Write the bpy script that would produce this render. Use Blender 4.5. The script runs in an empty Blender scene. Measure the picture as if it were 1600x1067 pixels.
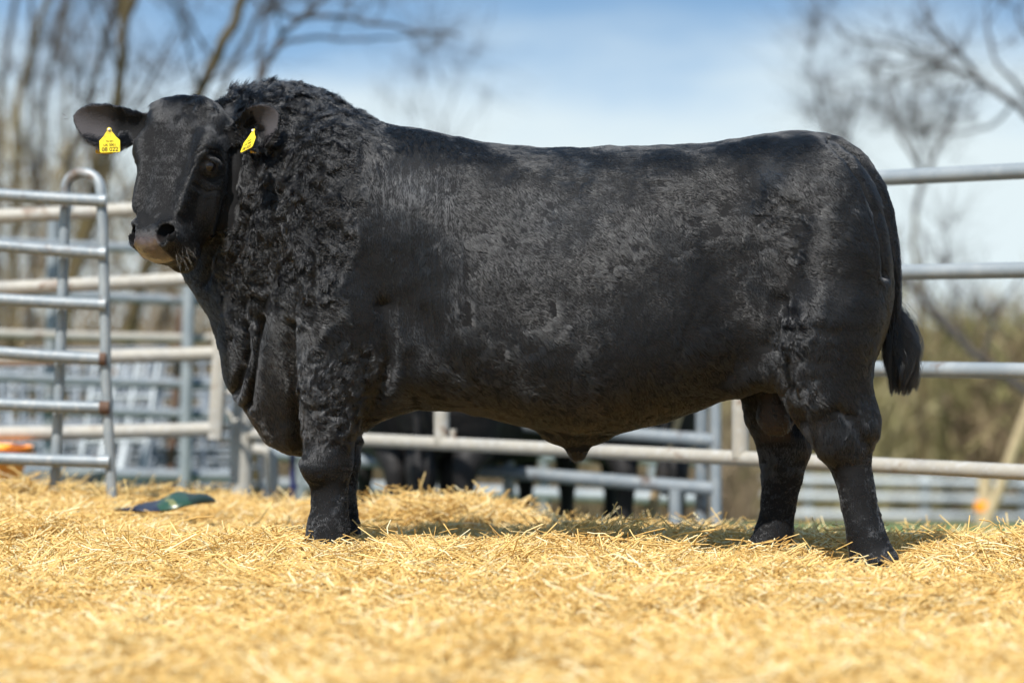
import bpy, math, random
import numpy as np
from mathutils import Vector, Matrix

S = bpy.context.scene
C = S.collection
R = math.radians

# ------------------------------------------------------------------ camera, sky, sun, exposure
FPX = 1600 * 85.0 / 36.0            # focal length in photograph pixels
CAMZ, HORIZON = 0.8, 506.0
cam = bpy.data.cameras.new('camera')
cam.lens, cam.sensor_width = 85.0, 36.0
cam.clip_start, cam.clip_end = 0.1, 4000.0
cam.dof.use_dof = True
cam.dof.focus_distance = 8.5
cam.dof.aperture_fstop = 1.35
cam_o = bpy.data.objects.new('camera', cam)
C.objects.link(cam_o)
cam_o.location = (0, 0, CAMZ)
cam_o.rotation_euler = (R(90) - math.atan((533.5 - HORIZON) / FPX), 0, 0)
S.camera = cam_o

SUN_EL, SUN_AZ = R(52), R(-156)       # azimuth measured from +Y (away from the camera) towards +X
sun_dir = Vector((math.sin(SUN_AZ) * math.cos(SUN_EL), math.cos(SUN_AZ) * math.cos(SUN_EL), math.sin(SUN_EL)))
sun = bpy.data.lights.new('sun', 'SUN')
sun.energy, sun.angle, sun.color = 4.9, R(0.53), (1.0, 0.965, 0.91)
sun_o = bpy.data.objects.new('sun', sun)
C.objects.link(sun_o)
sun_o.rotation_euler = sun_dir.to_track_quat('Z', 'Y').to_euler()

W = bpy.data.worlds.new('World')
S.world = W
W.use_nodes = True
nt = W.node_tree
nt.nodes.clear()
def wn(t, **kw):
    n = nt.nodes.new(t)
    for k, v in kw.items(): setattr(n, k, v)
    return n
def wl(a, ao, b, bi): nt.links.new(a.outputs[ao], b.inputs[bi])
tc = wn('ShaderNodeTexCoord')
sep = wn('ShaderNodeSeparateXYZ'); wl(tc, 'Generated', sep, 0)
mz = wn('ShaderNodeMath', operation='MULTIPLY_ADD'); mz.inputs[1].default_value = 4.2; mz.inputs[2].default_value = 0.10
wl(sep, 'Z', mz, 0)
cmb = wn('ShaderNodeCombineXYZ'); wl(sep, 'X', cmb, 0); wl(sep, 'Y', cmb, 1); wl(mz, 0, cmb, 2)
sky = wn('ShaderNodeTexSky', sky_type='NISHITA')
sky.sun_disc = False
sky.sun_elevation = SUN_EL
sky.sun_rotation = SUN_AZ
sky.air_density, sky.dust_density, sky.ozone_density = 1.0, 0.5, 1.0
nrm = wn('ShaderNodeVectorMath', operation='NORMALIZE'); wl(cmb, 0, nrm, 0)
wl(nrm, 0, sky, 'Vector')
bg = wn('ShaderNodeBackground'); bg.inputs['Strength'].default_value = 0.13
tint = wn('ShaderNodeMix', data_type='RGBA', blend_type='MULTIPLY'); tint.inputs['Factor'].default_value = 1.0
wl(sky, 0, tint, 'A'); tint.inputs['B'].default_value = (0.80, 1.06, 1.06, 1); wl(tint, 'Result', bg, 'Color')
# soft cloud: a bank low over the horizon, broken wisps higher up
mp = wn('ShaderNodeMapping'); mp.inputs['Scale'].default_value = (5.5, 5.5, 22.0); mp.inputs['Location'].default_value = (1.3, 0.4, 2.1)
wl(tc, 'Generated', mp, 'Vector')
nz = wn('ShaderNodeTexNoise'); nz.inputs['Scale'].default_value = 1.0; nz.inputs['Detail'].default_value = 5.0; nz.inputs['Roughness'].default_value = 0.5
wl(mp, 0, nz, 'Vector')
el = wn('ShaderNodeMapRange'); el.inputs['From Min'].default_value = 0.045; el.inputs['From Max'].default_value = 0.15
el.inputs['To Min'].default_value = 0.62; el.inputs['To Max'].default_value = -0.12; el.interpolation_type = 'SMOOTHSTEP'
wl(sep, 'Z', el, 'Value')
xr = wn('ShaderNodeMapRange'); xr.inputs['From Min'].default_value = -0.05; xr.inputs['From Max'].default_value = -0.30
xr.inputs['To Min'].default_value = 0.0; xr.inputs['To Max'].default_value = 0.10
wl(sep, 'X', xr, 'Value')
ad0 = wn('ShaderNodeMath', operation='ADD'); wl(el, 0, ad0, 0); wl(xr, 0, ad0, 1)
ad = wn('ShaderNodeMath', operation='ADD'); wl(nz, 0, ad, 0); wl(ad0, 0, ad, 1)
cr = wn('ShaderNodeMapRange'); cr.inputs['From Min'].default_value = 0.40; cr.inputs['From Max'].default_value = 0.98; cr.inputs['To Min'].default_value = 0.13; cr.interpolation_type = 'SMOOTHSTEP'
wl(ad, 0, cr, 'Value')
bgc = wn('ShaderNodeBackground'); bgc.inputs['Color'].default_value = (0.84, 0.96, 1.0, 1); bgc.inputs['Strength'].default_value = 0.56
mxs = wn('ShaderNodeMixShader'); wl(cr, 0, mxs, 0); wl(bg, 0, mxs, 1); wl(bgc, 0, mxs, 2)
out = wn('ShaderNodeOutputWorld'); wl(mxs, 0, out, 0)

S.view_settings.view_transform = 'Standard'
S.view_settings.look = 'None'
S.view_settings.gamma = 1.0
S.view_settings.use_curve_mapping = False
S.view_settings.exposure = 0.75
S.render.hair_type = 'STRIP'
S.cycles.max_bounces = 6
S.cycles.use_denoising = True

# ------------------------------------------------------------------ helpers
rng = np.random.default_rng(7)
random.seed(7)

def U(px, py, d):
    """photograph measurement at distance d -> metres in the place"""
    return np.array([(px - 800.0) / FPX * d, d, CAMZ - (py - HORIZON) / FPX * d])

_tab = np.random.default_rng(99).random((64, 64, 64)).astype(np.float32)
def vnoise(p, freq, seed=0):
    """smooth 3D value noise in -1..1"""
    q = np.asarray(p, np.float32) * freq + np.array([17.3, 5.1, 9.7], np.float32) * (seed + 1)
    i = np.floor(q).astype(np.int32); f = q - i
    f = f * f * (3 - 2 * f)
    i0 = i & 63; i1 = (i + 1) & 63
    x0, y0, z0 = i0.T; x1, y1, z1 = i1.T
    fx, fy, fz = f.T
    a = _tab[x0, y0, z0] * (1 - fx) + _tab[x1, y0, z0] * fx
    b = _tab[x0, y1, z0] * (1 - fx) + _tab[x1, y1, z0] * fx
    c = _tab[x0, y0, z1] * (1 - fx) + _tab[x1, y0, z1] * fx
    d = _tab[x0, y1, z1] * (1 - fx) + _tab[x1, y1, z1] * fx
    return ((a * (1 - fy) + b * fy) * (1 - fz) + (c * (1 - fy) + d * fy) * fz) * 2 - 1
def fbm(p, freq, seed=0, oct=3):
    s = 0; a = 1.0; t = 0
    for o in range(oct):
        s = s + a * vnoise(p, freq * 2 ** o, seed + o * 7); t += a; a *= 0.5
    return s / t
def vgrad(p, freq, seed=0):
    e = 0.12 / freq
    p = np.asarray(p, np.float32)
    n0 = vnoise(p, freq, seed)
    g = np.stack([vnoise(p + np.eye(3, dtype=np.float32)[k] * e, freq, seed) - n0 for k in range(3)], 1) / (e * freq)
    return n0, g
def sstep(a, b, x):
    t = np.clip((x - a) / (b - a), 0, 1)
    return t * t * (3 - 2 * t)

class MB:
    """collects tubes, boxes and sheets and links them as one mesh object"""
    def __init__(s): s.v = []; s.f = []; s.n = 0; s.tips = []
    def add(s, v, f):
        v = np.asarray(v, float); s.v.append(v)
        s.f += [tuple(int(i) + s.n for i in q) for q in f]; s.n += len(v)
    def tube(s, pts, rad, sides=10, cap=True):
        pts = np.asarray(pts, float); n = len(pts)
        rad = np.broadcast_to(np.asarray(rad, float), (n,))
        T = np.gradient(pts, axis=0); T /= np.linalg.norm(T, axis=1)[:, None] + 1e-12
        ref = np.array([0, 0, 1.0]) if abs(T[0][2]) < 0.9 else np.array([1.0, 0, 0])
        a = np.cross(T, ref); a /= np.linalg.norm(a, axis=1)[:, None] + 1e-12
        b = np.cross(T, a)
        th = np.linspace(0, 2 * np.pi, sides, endpoint=False)
        V = pts[:, None] + rad[:, None, None] * (a[:, None] * np.cos(th)[None, :, None] + b[:, None] * np.sin(th)[None, :, None])
        F = []
        for i in range(n - 1):
            for j in range(sides):
                k = (j + 1) % sides
                F.append((i * sides + j, i * sides + k, (i + 1) * sides + k, (i + 1) * sides + j))
        if cap:
            F.append(tuple(range(sides))[::-1]); F.append(tuple((n - 1) * sides + j for j in range(sides)))
        s.add(V.reshape(-1, 3), F); return s
    def beam(s, p, q, w, h, bev=0.15):
        """bevelled square bar from p to q"""
        p = np.asarray(p, float); q = np.asarray(q, float)
        T = (q - p) / np.linalg.norm(q - p)
        ref = np.array([0, 1.0, 0]) if abs(T[1]) < 0.9 else np.array([1.0, 0, 0])
        a = np.cross(T, ref); a /= np.linalg.norm(a); b = np.cross(a, T)
        c = bev
        prof = [(1 - c, 1), (1, 1 - c), (1, -1 + c), (1 - c, -1), (-1 + c, -1), (-1, -1 + c), (-1, 1 - c), (-1 + c, 1)]
        V = [o + a * x * w / 2 + b * y * h / 2 for o in (p, q) for x, y in prof]
        F = [(j, (j + 1) % 8, 8 + (j + 1) % 8, 8 + j) for j in range(8)] + [tuple(range(8))[::-1], tuple(range(8, 16))]
        s.add(V, F); return s
    def build(s, name, mat, parent=None, smooth=True):
        me = bpy.data.meshes.new(name)
        V = np.concatenate(s.v) if s.v else np.zeros((0, 3))
        me.from_pydata(V.tolist(), [], s.f)
        return link(name, me, mat, parent, smooth)

def link(name, me, mat, parent=None, smooth=True):
    if mat is not None: me.materials.append(mat)
    if smooth:
        me.polygons.foreach_set('use_smooth', [True] * len(me.polygons))
        if len(me.polygons) < 60000:
            try: me.set_sharp_from_angle(angle=R(50))
            except Exception: pass
    o = bpy.data.objects.new(name, me); C.objects.link(o)
    if parent is not None:
        o.parent = parent
        o.matrix_parent_inverse = Matrix.Translation(parent.location).inverted()
    return o
def thing(name, label, cat, loc, group=None):
    o = bpy.data.objects.new(name, None); C.objects.link(o)
    o.location = loc; o.empty_display_size = 0.1
    return tag(o, label, cat, group)
def tag(o, label, cat, group=None, kind=None):
    o['label'] = label; o['category'] = cat
    if group: o['group'] = group
    if kind: o['kind'] = kind
    return o
def mesh_np(name, V, F):
    """fast mesh from arrays, F is (n,4) or (n,3)"""
    V = np.asarray(V, np.float32); F = np.asarray(F, np.int32)
    me = bpy.data.meshes.new(name); k = F.shape[1]
    me.vertices.add(len(V)); me.vertices.foreach_set('co', V.ravel())
    me.loops.add(F.size); me.loops.foreach_set('vertex_index', F.ravel())
    me.polygons.add(len(F)); me.polygons.foreach_set('loop_start', np.arange(0, F.size, k, dtype=np.int32))
    me.update(calc_edges=True)
    return me

# ------------------------------------------------------------------ materials
def mat(name, col, rough=0.6, metal=0.0, spec=0.4, noise=None, bump=None, coord='Object'):
    """noise: list of (scale, detail, lo, hi, colour) layers mixed over the base; bump: (scale, strength, distance)"""
    m = bpy.data.materials.new(name); m.use_nodes = True
    t = m.node_tree; b = t.nodes['Principled BSDF']
    b.inputs['Base Color'].default_value = (*col, 1); b.inputs['Roughness'].default_value = rough
    b.inputs['Metallic'].default_value = metal; b.inputs['Specular IOR Level'].default_value = spec
    co = t.nodes.new('ShaderNodeTexCoord')
    prev = None
    for (sc, det, lo, hi, c) in noise or []:
        n = t.nodes.new('ShaderNodeTexNoise'); n.inputs['Scale'].default_value = sc; n.inputs['Detail'].default_value = det; n.inputs['Roughness'].default_value = 0.6
        t.links.new(co.outputs[coord], n.inputs['Vector'])
        r = t.nodes.new('ShaderNodeMapRange'); r.inputs['From Min'].default_value = lo; r.inputs['From Max'].default_value = hi
        t.links.new(n.outputs[0], r.inputs['Value'])
        x = t.nodes.new('ShaderNodeMix'); x.data_type = 'RGBA'
        t.links.new(r.outputs[0], x.inputs['Factor'])
        if prev is None: x.inputs['A'].default_value = (*col, 1)
        else: t.links.new(prev, x.inputs['A'])
        x.inputs['B'].default_value = (*c, 1)
        prev = x.outputs['Result']
    if prev is not None: t.links.new(prev, b.inputs['Base Color'])
    if bump:
        n = t.nodes.new('ShaderNodeTexNoise'); n.inputs['Scale'].default_value = bump[0]; n.inputs['Detail'].default_value = 6
        t.links.new(co.outputs[coord], n.inputs['Vector'])
        u = t.nodes.new('ShaderNodeBump'); u.inputs['Strength'].default_value = bump[1]; u.inputs['Distance'].default_value = bump[2]
        t.links.new(n.outputs[0], u.inputs['Height']); t.links.new(u.outputs[0], b.inputs['Normal'])
    return m
M_GALV = mat('galvanised', (0.145, 0.170, 0.188), 0.5, 0.2, 0.5, [(9, 5, .40, .7, (0.196, 0.217, 0.231)), (5.5, 7,   .61, .69, (0.072, 0.043, 0.029)), (40, 3, .5, .7, (0.246, 0.252, 0.246))], (60, .25, .002))
M_PIPE = mat('weathered_pipe', (0.303, 0.282, 0.239), 0.55, 0.05, 0.4, [(6, 5, .45, .75, (0.224, 0.217, 0.202)), (4.6, 7, .62, .70, (0.123, 0.061, 0.029)), (30, 3, .5, .75, (0.347, 0.339, 0.318))], (50, .25, .002))
M_STEEL = mat('bright_galvanised', (0.204, 0.228, 0.242), 0.45, 0.2, 0.5, [(7, 5, .45, .7, (0.272, 0.292, 0.299)), (4.2, 7, .62, .70, (0.109, 0.068, 0.041))], (60, .2, .002))
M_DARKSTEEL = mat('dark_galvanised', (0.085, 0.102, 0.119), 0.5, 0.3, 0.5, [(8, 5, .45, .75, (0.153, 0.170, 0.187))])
M_WHITE = mat('pale_rail_paint', (0.391, 0.425, 0.433), 0.5, 0, 0.4, [(4, 4, .5, .75, (0.306, 0.323, 0.323))])
M_RUST = mat('rust_steel', (0.085, 0.05, 0.035), 0.8, 0, 0.2, [(12, 5, .45, .7, (.15, .11, .08))])
M_WOOD = mat('weathered_wood', (0.42, 0.33, 0.20), 0.8, 0, 0.2, [(14, 6, .45, .7, (.27, .2, .12))])
M_ORANGE = mat('orange_plastic', (0.88, 0.30, 0.015), 0.4, 0, 0.5, [(9, 4, .5, .8, (.7, .19, .02))])
M_GREY_PLASTIC = mat('grey_plastic', (0.16, 0.18, 0.17), 0.5, 0, 0.4, [(9, 4, .5, .8, (.22, .23, .22))])
M_NAVY = mat('navy_plastic', (0.012, 0.016, 0.07), 0.45, 0, 0.5)
M_BARK = mat('bark', (0.075, 0.056, 0.027), 0.9, 0, 0.2, [(5, 6, .42, .66, (.098, .075, .028)), (1.4, 4, .5, .7, (.042, .032, .023))], (30, .5, .02))
M_BARKDARK = mat('dark_bark', (0.040, 0.034, 0.029), 0.9, 0, 0.2, [(5, 6, .45, .7, (.066, .052, .026))], (30, .5, .02))
M_TWIG = mat('twig_bark', (0.062, 0.054, 0.050), 0.9, 0, 0.2)
# ------------------------------------------------------------------ ground
def yard_h(x, y):
    return -0.27 - np.clip(y - 12.0, 0, 34) * 0.0775 + sstep(40, 75, y) * 2.0
def edge_y(x):                       # far edge of the straw bed
    return np.interp(x, [-6, -2.8, -1.2, -0.4, 0.6, 1.4, 2.2, 5], [12.6, 12.5, 12.2, 11.4, 10.9, 10.6, 10.3, 9.6])
def straw_h(x, y):
    x = np.asarray(x, float); y = np.asarray(y, float)
    p = np.stack([x, y, np.zeros_like(x)], -1).reshape(-1, 3)
    h = 0.040 * fbm(p, 1.1, 3, 2) + 0.028 * fbm(p, 3.2, 5, 2) - .012
    h = h.reshape(x.shape)
    def g(cx, cy, sx, sy, a): return a * np.exp(-((x - cx) / sx) ** 2 - ((y - cy) / sy) ** 2)
    h = h + g(-0.32, 10.7, .36, .4, .17) + g(.25, 9.9, .35, .3, .05) + g(-1.75, 9.4, .3, .25, .05) + g(.55, 7.2, .5, .3, .04) + g(-1.0, 7.3, .5, .35, .035) + g(-2.45, 10.9, .5, .6, .09) + g(1.80, 8.5, .33, .28, .10) + g(-.95, 8.7, .5, .35, .035)
    h = h + g(1.22, 8.4, .42, .4, -.055) + g(-.62, 8.6, .35, .35, .02) + g(.5, 10.3, .5, .5, .03) + g(1.75, 9.9, .6, .5, .0)
    h = h - 0.005 * sstep(0.2, 1.4, x) * sstep(9.3, 10.6, y) - .085 * sstep(9.0, 10.4, y) * (.35 + .65 * sstep(-1.6, -.6, x)) - .068 + .03 * sstep(-1.2, -2.0, x) * sstep(9.5, 10.5, y)
    h = h + (0.028 * fbm(p, 6.0, 8, 2)).reshape(x.shape)
    e = edge_y(x)
    return h - 0.33 * sstep(-0.35, 0.25, y - e)

def grid_sheet(name, xs, ys, hf, m, kind='structure'):
    X, Y = np.meshgrid(xs, ys, indexing='ij')
    Z = hf(X, Y)
    V = np.stack([X, Y, Z], -1).reshape(-1, 3)
    nx, ny = X.shape
    i = np.arange(nx * ny).reshape(nx, ny)
    F = np.stack([i[:-1, :-1], i[1:, :-1], i[1:, 1:], i[:-1, 1:]], -1).reshape(-1, 4)
    o = link(name, mesh_np(name, V, F), m); o['kind'] = kind
    return o
def ground_mat():
    m = bpy.data.materials.new('yard_and_field'); m.use_nodes = True
    t = m.node_tree; b = t.nodes['Principled BSDF']; b.inputs['Roughness'].default_value = 0.95; b.inputs['Specular IOR Level'].default_value = 0.2
    g = t.nodes.new('ShaderNodeNewGeometry'); s = t.nodes.new('ShaderNodeSeparateXYZ'); t.links.new(g.outputs['Position'], s.inputs[0])
    n = t.nodes.new('ShaderNodeTexNoise'); n.inputs['Scale'].default_value = 0.7; n.inputs['Detail'].default_value = 6
    t.links.new(g.outputs['Position'], n.inputs['Vector'])
    a = t.nodes.new('ShaderNodeMath'); a.operation = 'MULTIPLY_ADD'; a.inputs[1].default_value = 3.0
    t.links.new(n.outputs[0], a.inputs[0]); t.links.new(s.outputs['Y'], a.inputs[2])
    r = t.nodes.new('ShaderNodeValToRGB')
    rm = t.nodes.new('ShaderNodeMapRange'); rm.inputs['From Min'].default_value = 12; rm.inputs['From Max'].default_value = 62
    t.links.new(a.outputs[0], rm.inputs['Value']); t.links.new(rm.outputs[0], r.inputs[0])
    e = r.color_ramp.elements
    e[0].position = 0.0; e[0].color = (.19, .20, .20, 1)
    e[1].position = 0.07; e[1].color = (.18, .19, .185, 1)
    for p, c in ((.085, (.10, .17, .055)), (.26, (.11, .17, .06)), (.34, (.16, .14, .07)), (1.0, (.15, .115, .065))):
        k = e.new(p); k.color = (*c, 1)
    n2 = t.nodes.new('ShaderNodeTexNoise'); n2.inputs['Scale'].default_value = 9; n2.inputs['Detail'].default_value = 8
    t.links.new(g.outputs['Position'], n2.inputs['Vector'])
    x = t.nodes.new('ShaderNodeMix'); x.data_type = 'RGBA'; x.blend_type = 'MULTIPLY'; x.inputs['Factor'].default_value = 0.6
    t.links.new(r.outputs[0], x.inputs['A']); t.links.new(n2.outputs['Color'], x.inputs['B'])
    mm = t.nodes.new('ShaderNodeMix'); mm.data_type = 'RGBA'; mm.blend_type = 'ADD'; mm.inputs['Factor'].default_value = .15
    t.links.new(x.outputs['Result'], mm.inputs['A']); t.links.new(r.outputs[0], mm.inputs['B'])
    t.links.new(mm.outputs['Result'], b.inputs['Base Color'])
    return m
xs = np.concatenate([[-900, -300, -120], np.linspace(-50, 50, 60), [120, 300, 900]])
ys = np.concatenate([[-300, -60, -10, 0, 6], np.linspace(9, 90, 80), [140, 300, 900, 2500]])
grid_sheet('ground', xs, ys, yard_h, ground_mat())

def straw_mat(name='straw', dark=0.0):
    m = bpy.data.materials.new(name); m.use_nodes = True
    t = m.node_tree; b = t.nodes['Principled BSDF']
    b.inputs['Roughness'].default_value = 0.55; b.inputs['Specular IOR Level'].default_value = 0.35
    at = t.nodes.new('ShaderNodeAttribute'); at.attribute_name = 'tone'
    oi = t.nodes.new('ShaderNodeObjectInfo')
    ad = t.nodes.new('ShaderNodeMath'); ad.operation = 'MULTIPLY_ADD'; ad.inputs[1].default_value = 0.25
    t.links.new(oi.outputs['Random'], ad.inputs[0]); t.links.new(at.outputs['Fac'], ad.inputs[2])
    r = t.nodes.new('ShaderNodeValToRGB'); e = r.color_ramp.elements
    e[0].position = 0.0; e[0].color = (.40, .25, .085, 1)
    e[1].position = 1.15; e[1].color = (.93, .84, .56, 1)
    for p, c in ((.20, (.62, .38, .12)), (.50, (.80, .555, .19)), (.85, (.90, .715, .34))):
        k = e.new(p); k.color = (*c, 1)
    t.links.new(ad.outputs[0], r.inputs[0]); t.links.new(r.outputs[0], b.inputs['Base Color'])
    tr = t.nodes.new('ShaderNodeBsdfTranslucent'); t.links.new(r.outputs[0], tr.inputs[0])
    mx = t.nodes.new('ShaderNodeMixShader'); mx.inputs[0].default_value = 0.30
    o = t.nodes['Material Output']
    t.links.new(b.outputs[0], mx.inputs[1]); t.links.new(tr.outputs[0], mx.inputs[2]); t.links.new(mx.outputs[0], o.inputs[0])
    return m
M_STRAW = straw_mat()
M_BED = mat('straw_litter', (0.66, 0.45, 0.15), 0.9, 0, 0.1, [(60, 6, .4, .65, (.78, .55, .20)), (14, 5, .5, .7, (.52, .35, .12))], (120, 1.0, .02))
grid_sheet('straw_bed', np.arange(-5.5, 5.51, .06), np.arange(1.5, 13.3, .06), straw_h, M_BED)

def straw_clump(seed, n, spread, lmin, lmax, lift):
    g = np.random.default_rng(seed)
    V = []; F = []; tone = []; k = 0
    for i in range(n):
        L = g.uniform(lmin, lmax); az = g.uniform(0, 2 * np.pi)
        pit = abs(g.normal(0, lift)); pit = min(pit, 1.2)
        w = g.uniform(.0012, .0026)
        c = np.array([g.normal(0, spread), g.normal(0, spread), g.uniform(-.012, .022)])
        d = np.array([np.cos(az) * np.cos(pit), np.sin(az) * np.cos(pit), np.sin(pit)])
        bend = np.array([g.normal(0, .09), g.normal(0, .09), g.normal(-.04, .07)]) * L
        P = np.array([c - d * L * (.5 if pit < .5 else .1), c + bend, c + d * L * (.5 if pit < .5 else .9)])
        a = np.cross(d, [0, 0, 1.0]); a /= np.linalg.norm(a) + 1e-9; b = np.cross(d, a)
        tw = g.uniform(0, 6.28); a, b = a * np.cos(tw) + b * np.sin(tw), b * np.cos(tw) - a * np.sin(tw)
        fl = g.uniform(.35, 1.0)
        for j in range(3):
            for (sx, sy) in ((1, 0), (0, fl), (-1, 0), (0, -fl)):
                V.append(P[j] + a * sx * w + b * sy * w)
        for j in range(2):
            for q in range(4):
                r = (q + 1) % 4
                F.append((k + j * 4 + q, k + j * 4 + r, k + j * 4 + 4 + r, k + j * 4 + 4 + q))
        tone += [np.clip(g.normal(.48, .30), 0, 1)] * 12
        k += 12
    me = mesh_np('straw_tuft', V, F)
    at = me.attributes.new('tone', 'FLOAT', 'POINT'); at.data.foreach_set('value', np.array(tone, np.float32))
    me.materials.append(M_STRAW)
    return bpy.data.objects.new('straw_tuft', me)
tufts = bpy.data.collections.new('straw_tufts')
for s in range(7): tufts.objects.link(straw_clump(100 + s, 95, .064, .03, .17, .14))
for s in range(1): tufts.objects.link(straw_clump(200 + s, 40, .06, .06, .19, .24))

def scatter(name, P, rot, scl, coll):
    me = bpy.data.meshes.new(name); me.vertices.add(len(P)); me.vertices.foreach_set('co', np.asarray(P, np.float32).ravel())
    a = me.attributes.new('rot', 'FLOAT_VECTOR', 'POINT'); a.data.foreach_set('vector', np.asarray(rot, np.float32).ravel())
    a = me.attributes.new('scl', 'FLOAT', 'POINT'); a.data.foreach_set('value', np.asarray(scl, np.float32))
    o = bpy.data.objects.new(name, me); C.objects.link(o)
    ng = bpy.data.node_groups.new(name + '_nodes', 'GeometryNodeTree')
    ng.interface.new_socket('Geometry', in_out='INPUT', socket_type='NodeSocketGeometry')
    ng.interface.new_socket('Geometry', in_out='OUTPUT', socket_type='NodeSocketGeometry')
    N = ng.nodes.new
    gi, go = N('NodeGroupInput'), N('NodeGroupOutput')
    ci = N('GeometryNodeCollectionInfo'); ci.inputs['Collection'].default_value = coll
    ci.inputs['Separate Children'].default_value = True; ci.inputs['Reset Children'].default_value = True
    ip = N('GeometryNodeInstanceOnPoints'); ip.inputs['Pick Instance'].default_value = True
    ar = N('GeometryNodeInputNamedAttribute'); ar.data_type = 'FLOAT_VECTOR'; ar.inputs['Name'].default_value = 'rot'
    asc = N('GeometryNodeInputNamedAttribute'); asc.data_type = 'FLOAT'; asc.inputs['Name'].default_value = 'scl'
    L = ng.links.new
    L(gi.outputs[0], ip.inputs['Points']); L(ci.outputs[0], ip.inputs['Instance'])
    L(ar.outputs[0], ip.inputs['Rotation']); L(asc.outputs[0], ip.inputs['Scale']); L(ip.outputs[0], go.inputs[0])
    md = o.modifiers.new('scatter', 'NODES'); md.node_group = ng
    return o
NS = 16500
yy = 4.3 + (12.9 - 4.3) * rng.random(NS) ** 0.92
xx = (rng.random(NS) * 2 - 1) * (0.235 * yy + 0.75)
ok = (yy < edge_y(xx) + .15) & (((xx + 1.5) / .25) ** 2 + ((yy - 10.52) / .26) ** 2 > 1)
xx, yy = xx[ok], yy[ok]
zz = straw_h(xx, yy) + rng.uniform(-.004, .014, len(xx)) + 0.008
e = 0.04
gx = (straw_h(xx + e, yy) - straw_h(xx - e, yy)) / (2 * e); gy = (straw_h(xx, yy + e) - straw_h(xx, yy - e)) / (2 * e)
rots = np.stack([np.arctan(gy) + rng.normal(0, .17, len(xx)), -np.arctan(gx) + rng.normal(0, .17, len(xx)), rng.uniform(0, 6.28, len(xx))], 1)
so = scatter('straw', np.stack([xx, yy, zz], 1), rots, rng.uniform(.75, 1.2, len(xx)), tufts)
tag(so, 'loose golden straw spread thick over the whole pen floor', 'straw', kind='stuff')

# ------------------------------------------------------------------ trees
def wobble(pts, n, amp, g):
    pts = np.asarray(pts, float)
    t = np.linspace(0, len(pts) - 1, n); i = np.minimum(t.astype(int), len(pts) - 2); f = (t - i)[:, None]
    # catmull-rom through the measured points
    P = np.vstack([2 * pts[0] - pts[1], pts, 2 * pts[-1] - pts[-2]])
    p0, p1, p2, p3 = P[i], P[i + 1], P[i + 2], P[i + 3]
    q = .5 * (2 * p1 + (p2 - p0) * f + (2 * p0 - 5 * p1 + 4 * p2 - p3) * f ** 2 + (3 * p1 - p0 - 3 * p2 + p3) * f ** 3)
    k = g.normal(0, 1, (n, 3)); k[1:-1] = (k[:-2] + k[1:-1] * 2 + k[2:]) / 4
    k[0] = 0
    return q + k * amp
def twigs(mb, n, g, l=(.15, .5), w=(.0025, .0055)):
    """fine end twigs fanned round the tips of the branches"""
    if not mb.tips: return
    for _ in range(n):
        t = mb.tips[g.integers(len(mb.tips))]; k = g.integers(1, len(t))
        d = t[k] - t[k - 1]; L0 = np.linalg.norm(d) + 1e-9
        d = d / L0 + g.normal(0, .55, 3); d[2] += .15; d /= np.linalg.norm(d)
        a = np.cross(d, g.normal(0, 1, 3)); a /= np.linalg.norm(a) + 1e-9
        L = g.uniform(*l); W2 = g.uniform(*w); b = t[k] + (t[k - 1] - t[k]) * g.random()
        m = b + d * L * .55 + g.normal(0, .04, 3) * L
        e = b + d * L + np.array([0, 0, .06]) * L + g.normal(0, .1, 3) * L
        mb.add([b - a * W2, b + a * W2, m - a * W2 * .8, m + a * W2 * .8, e - a * W2 * .4, e + a * W2 * .4], [(0, 1, 3, 2), (2, 3, 5, 4)])
def grow(mb, pts, r0, r1, level, g, dens, spread=.8, up=.35, lenf=.42, sides=7):
    L = np.linalg.norm(np.diff(pts, axis=0), axis=1).sum()
    n = len(pts)
    rad = np.linspace(r0, r1, n)
    mb.tube(pts, rad, sides, cap=False)
    if level == 0:
        mb.tips.append(pts); return
    m = max(2, int(L * dens * (1.0 if level > 1 else 1.5)))
    for k in range(m):
        t = g.uniform(.22, 1.0); i = min(int(t * (n - 1)), n - 2)
        base = pts[i] + (pts[i + 1] - pts[i]) * (t * (n - 1) - i)
        T = pts[i + 1] - pts[i]; T = T / (np.linalg.norm(T) + 1e-9)
        d = T * .7 + g.normal(0, spread, 3); d[2] += up; d /= np.linalg.norm(d)
        l = L * lenf * g.uniform(.45, 1.15) * (1.15 - .5 * t)
        q = [base]
        for j in range(4):
            d = d + g.normal(0, .2, 3) + np.array([0, 0, .07]); d /= np.linalg.norm(d)
            q.append(q[-1] + d * l / 4)
        rr = max(rad[i] * .5, .0035)
        grow(mb, np.array(q), rr, max(rr * .35, .0022), level - 1, g, dens * 1.2, spread, up, lenf, 5 if level > 2 else 3)
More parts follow.
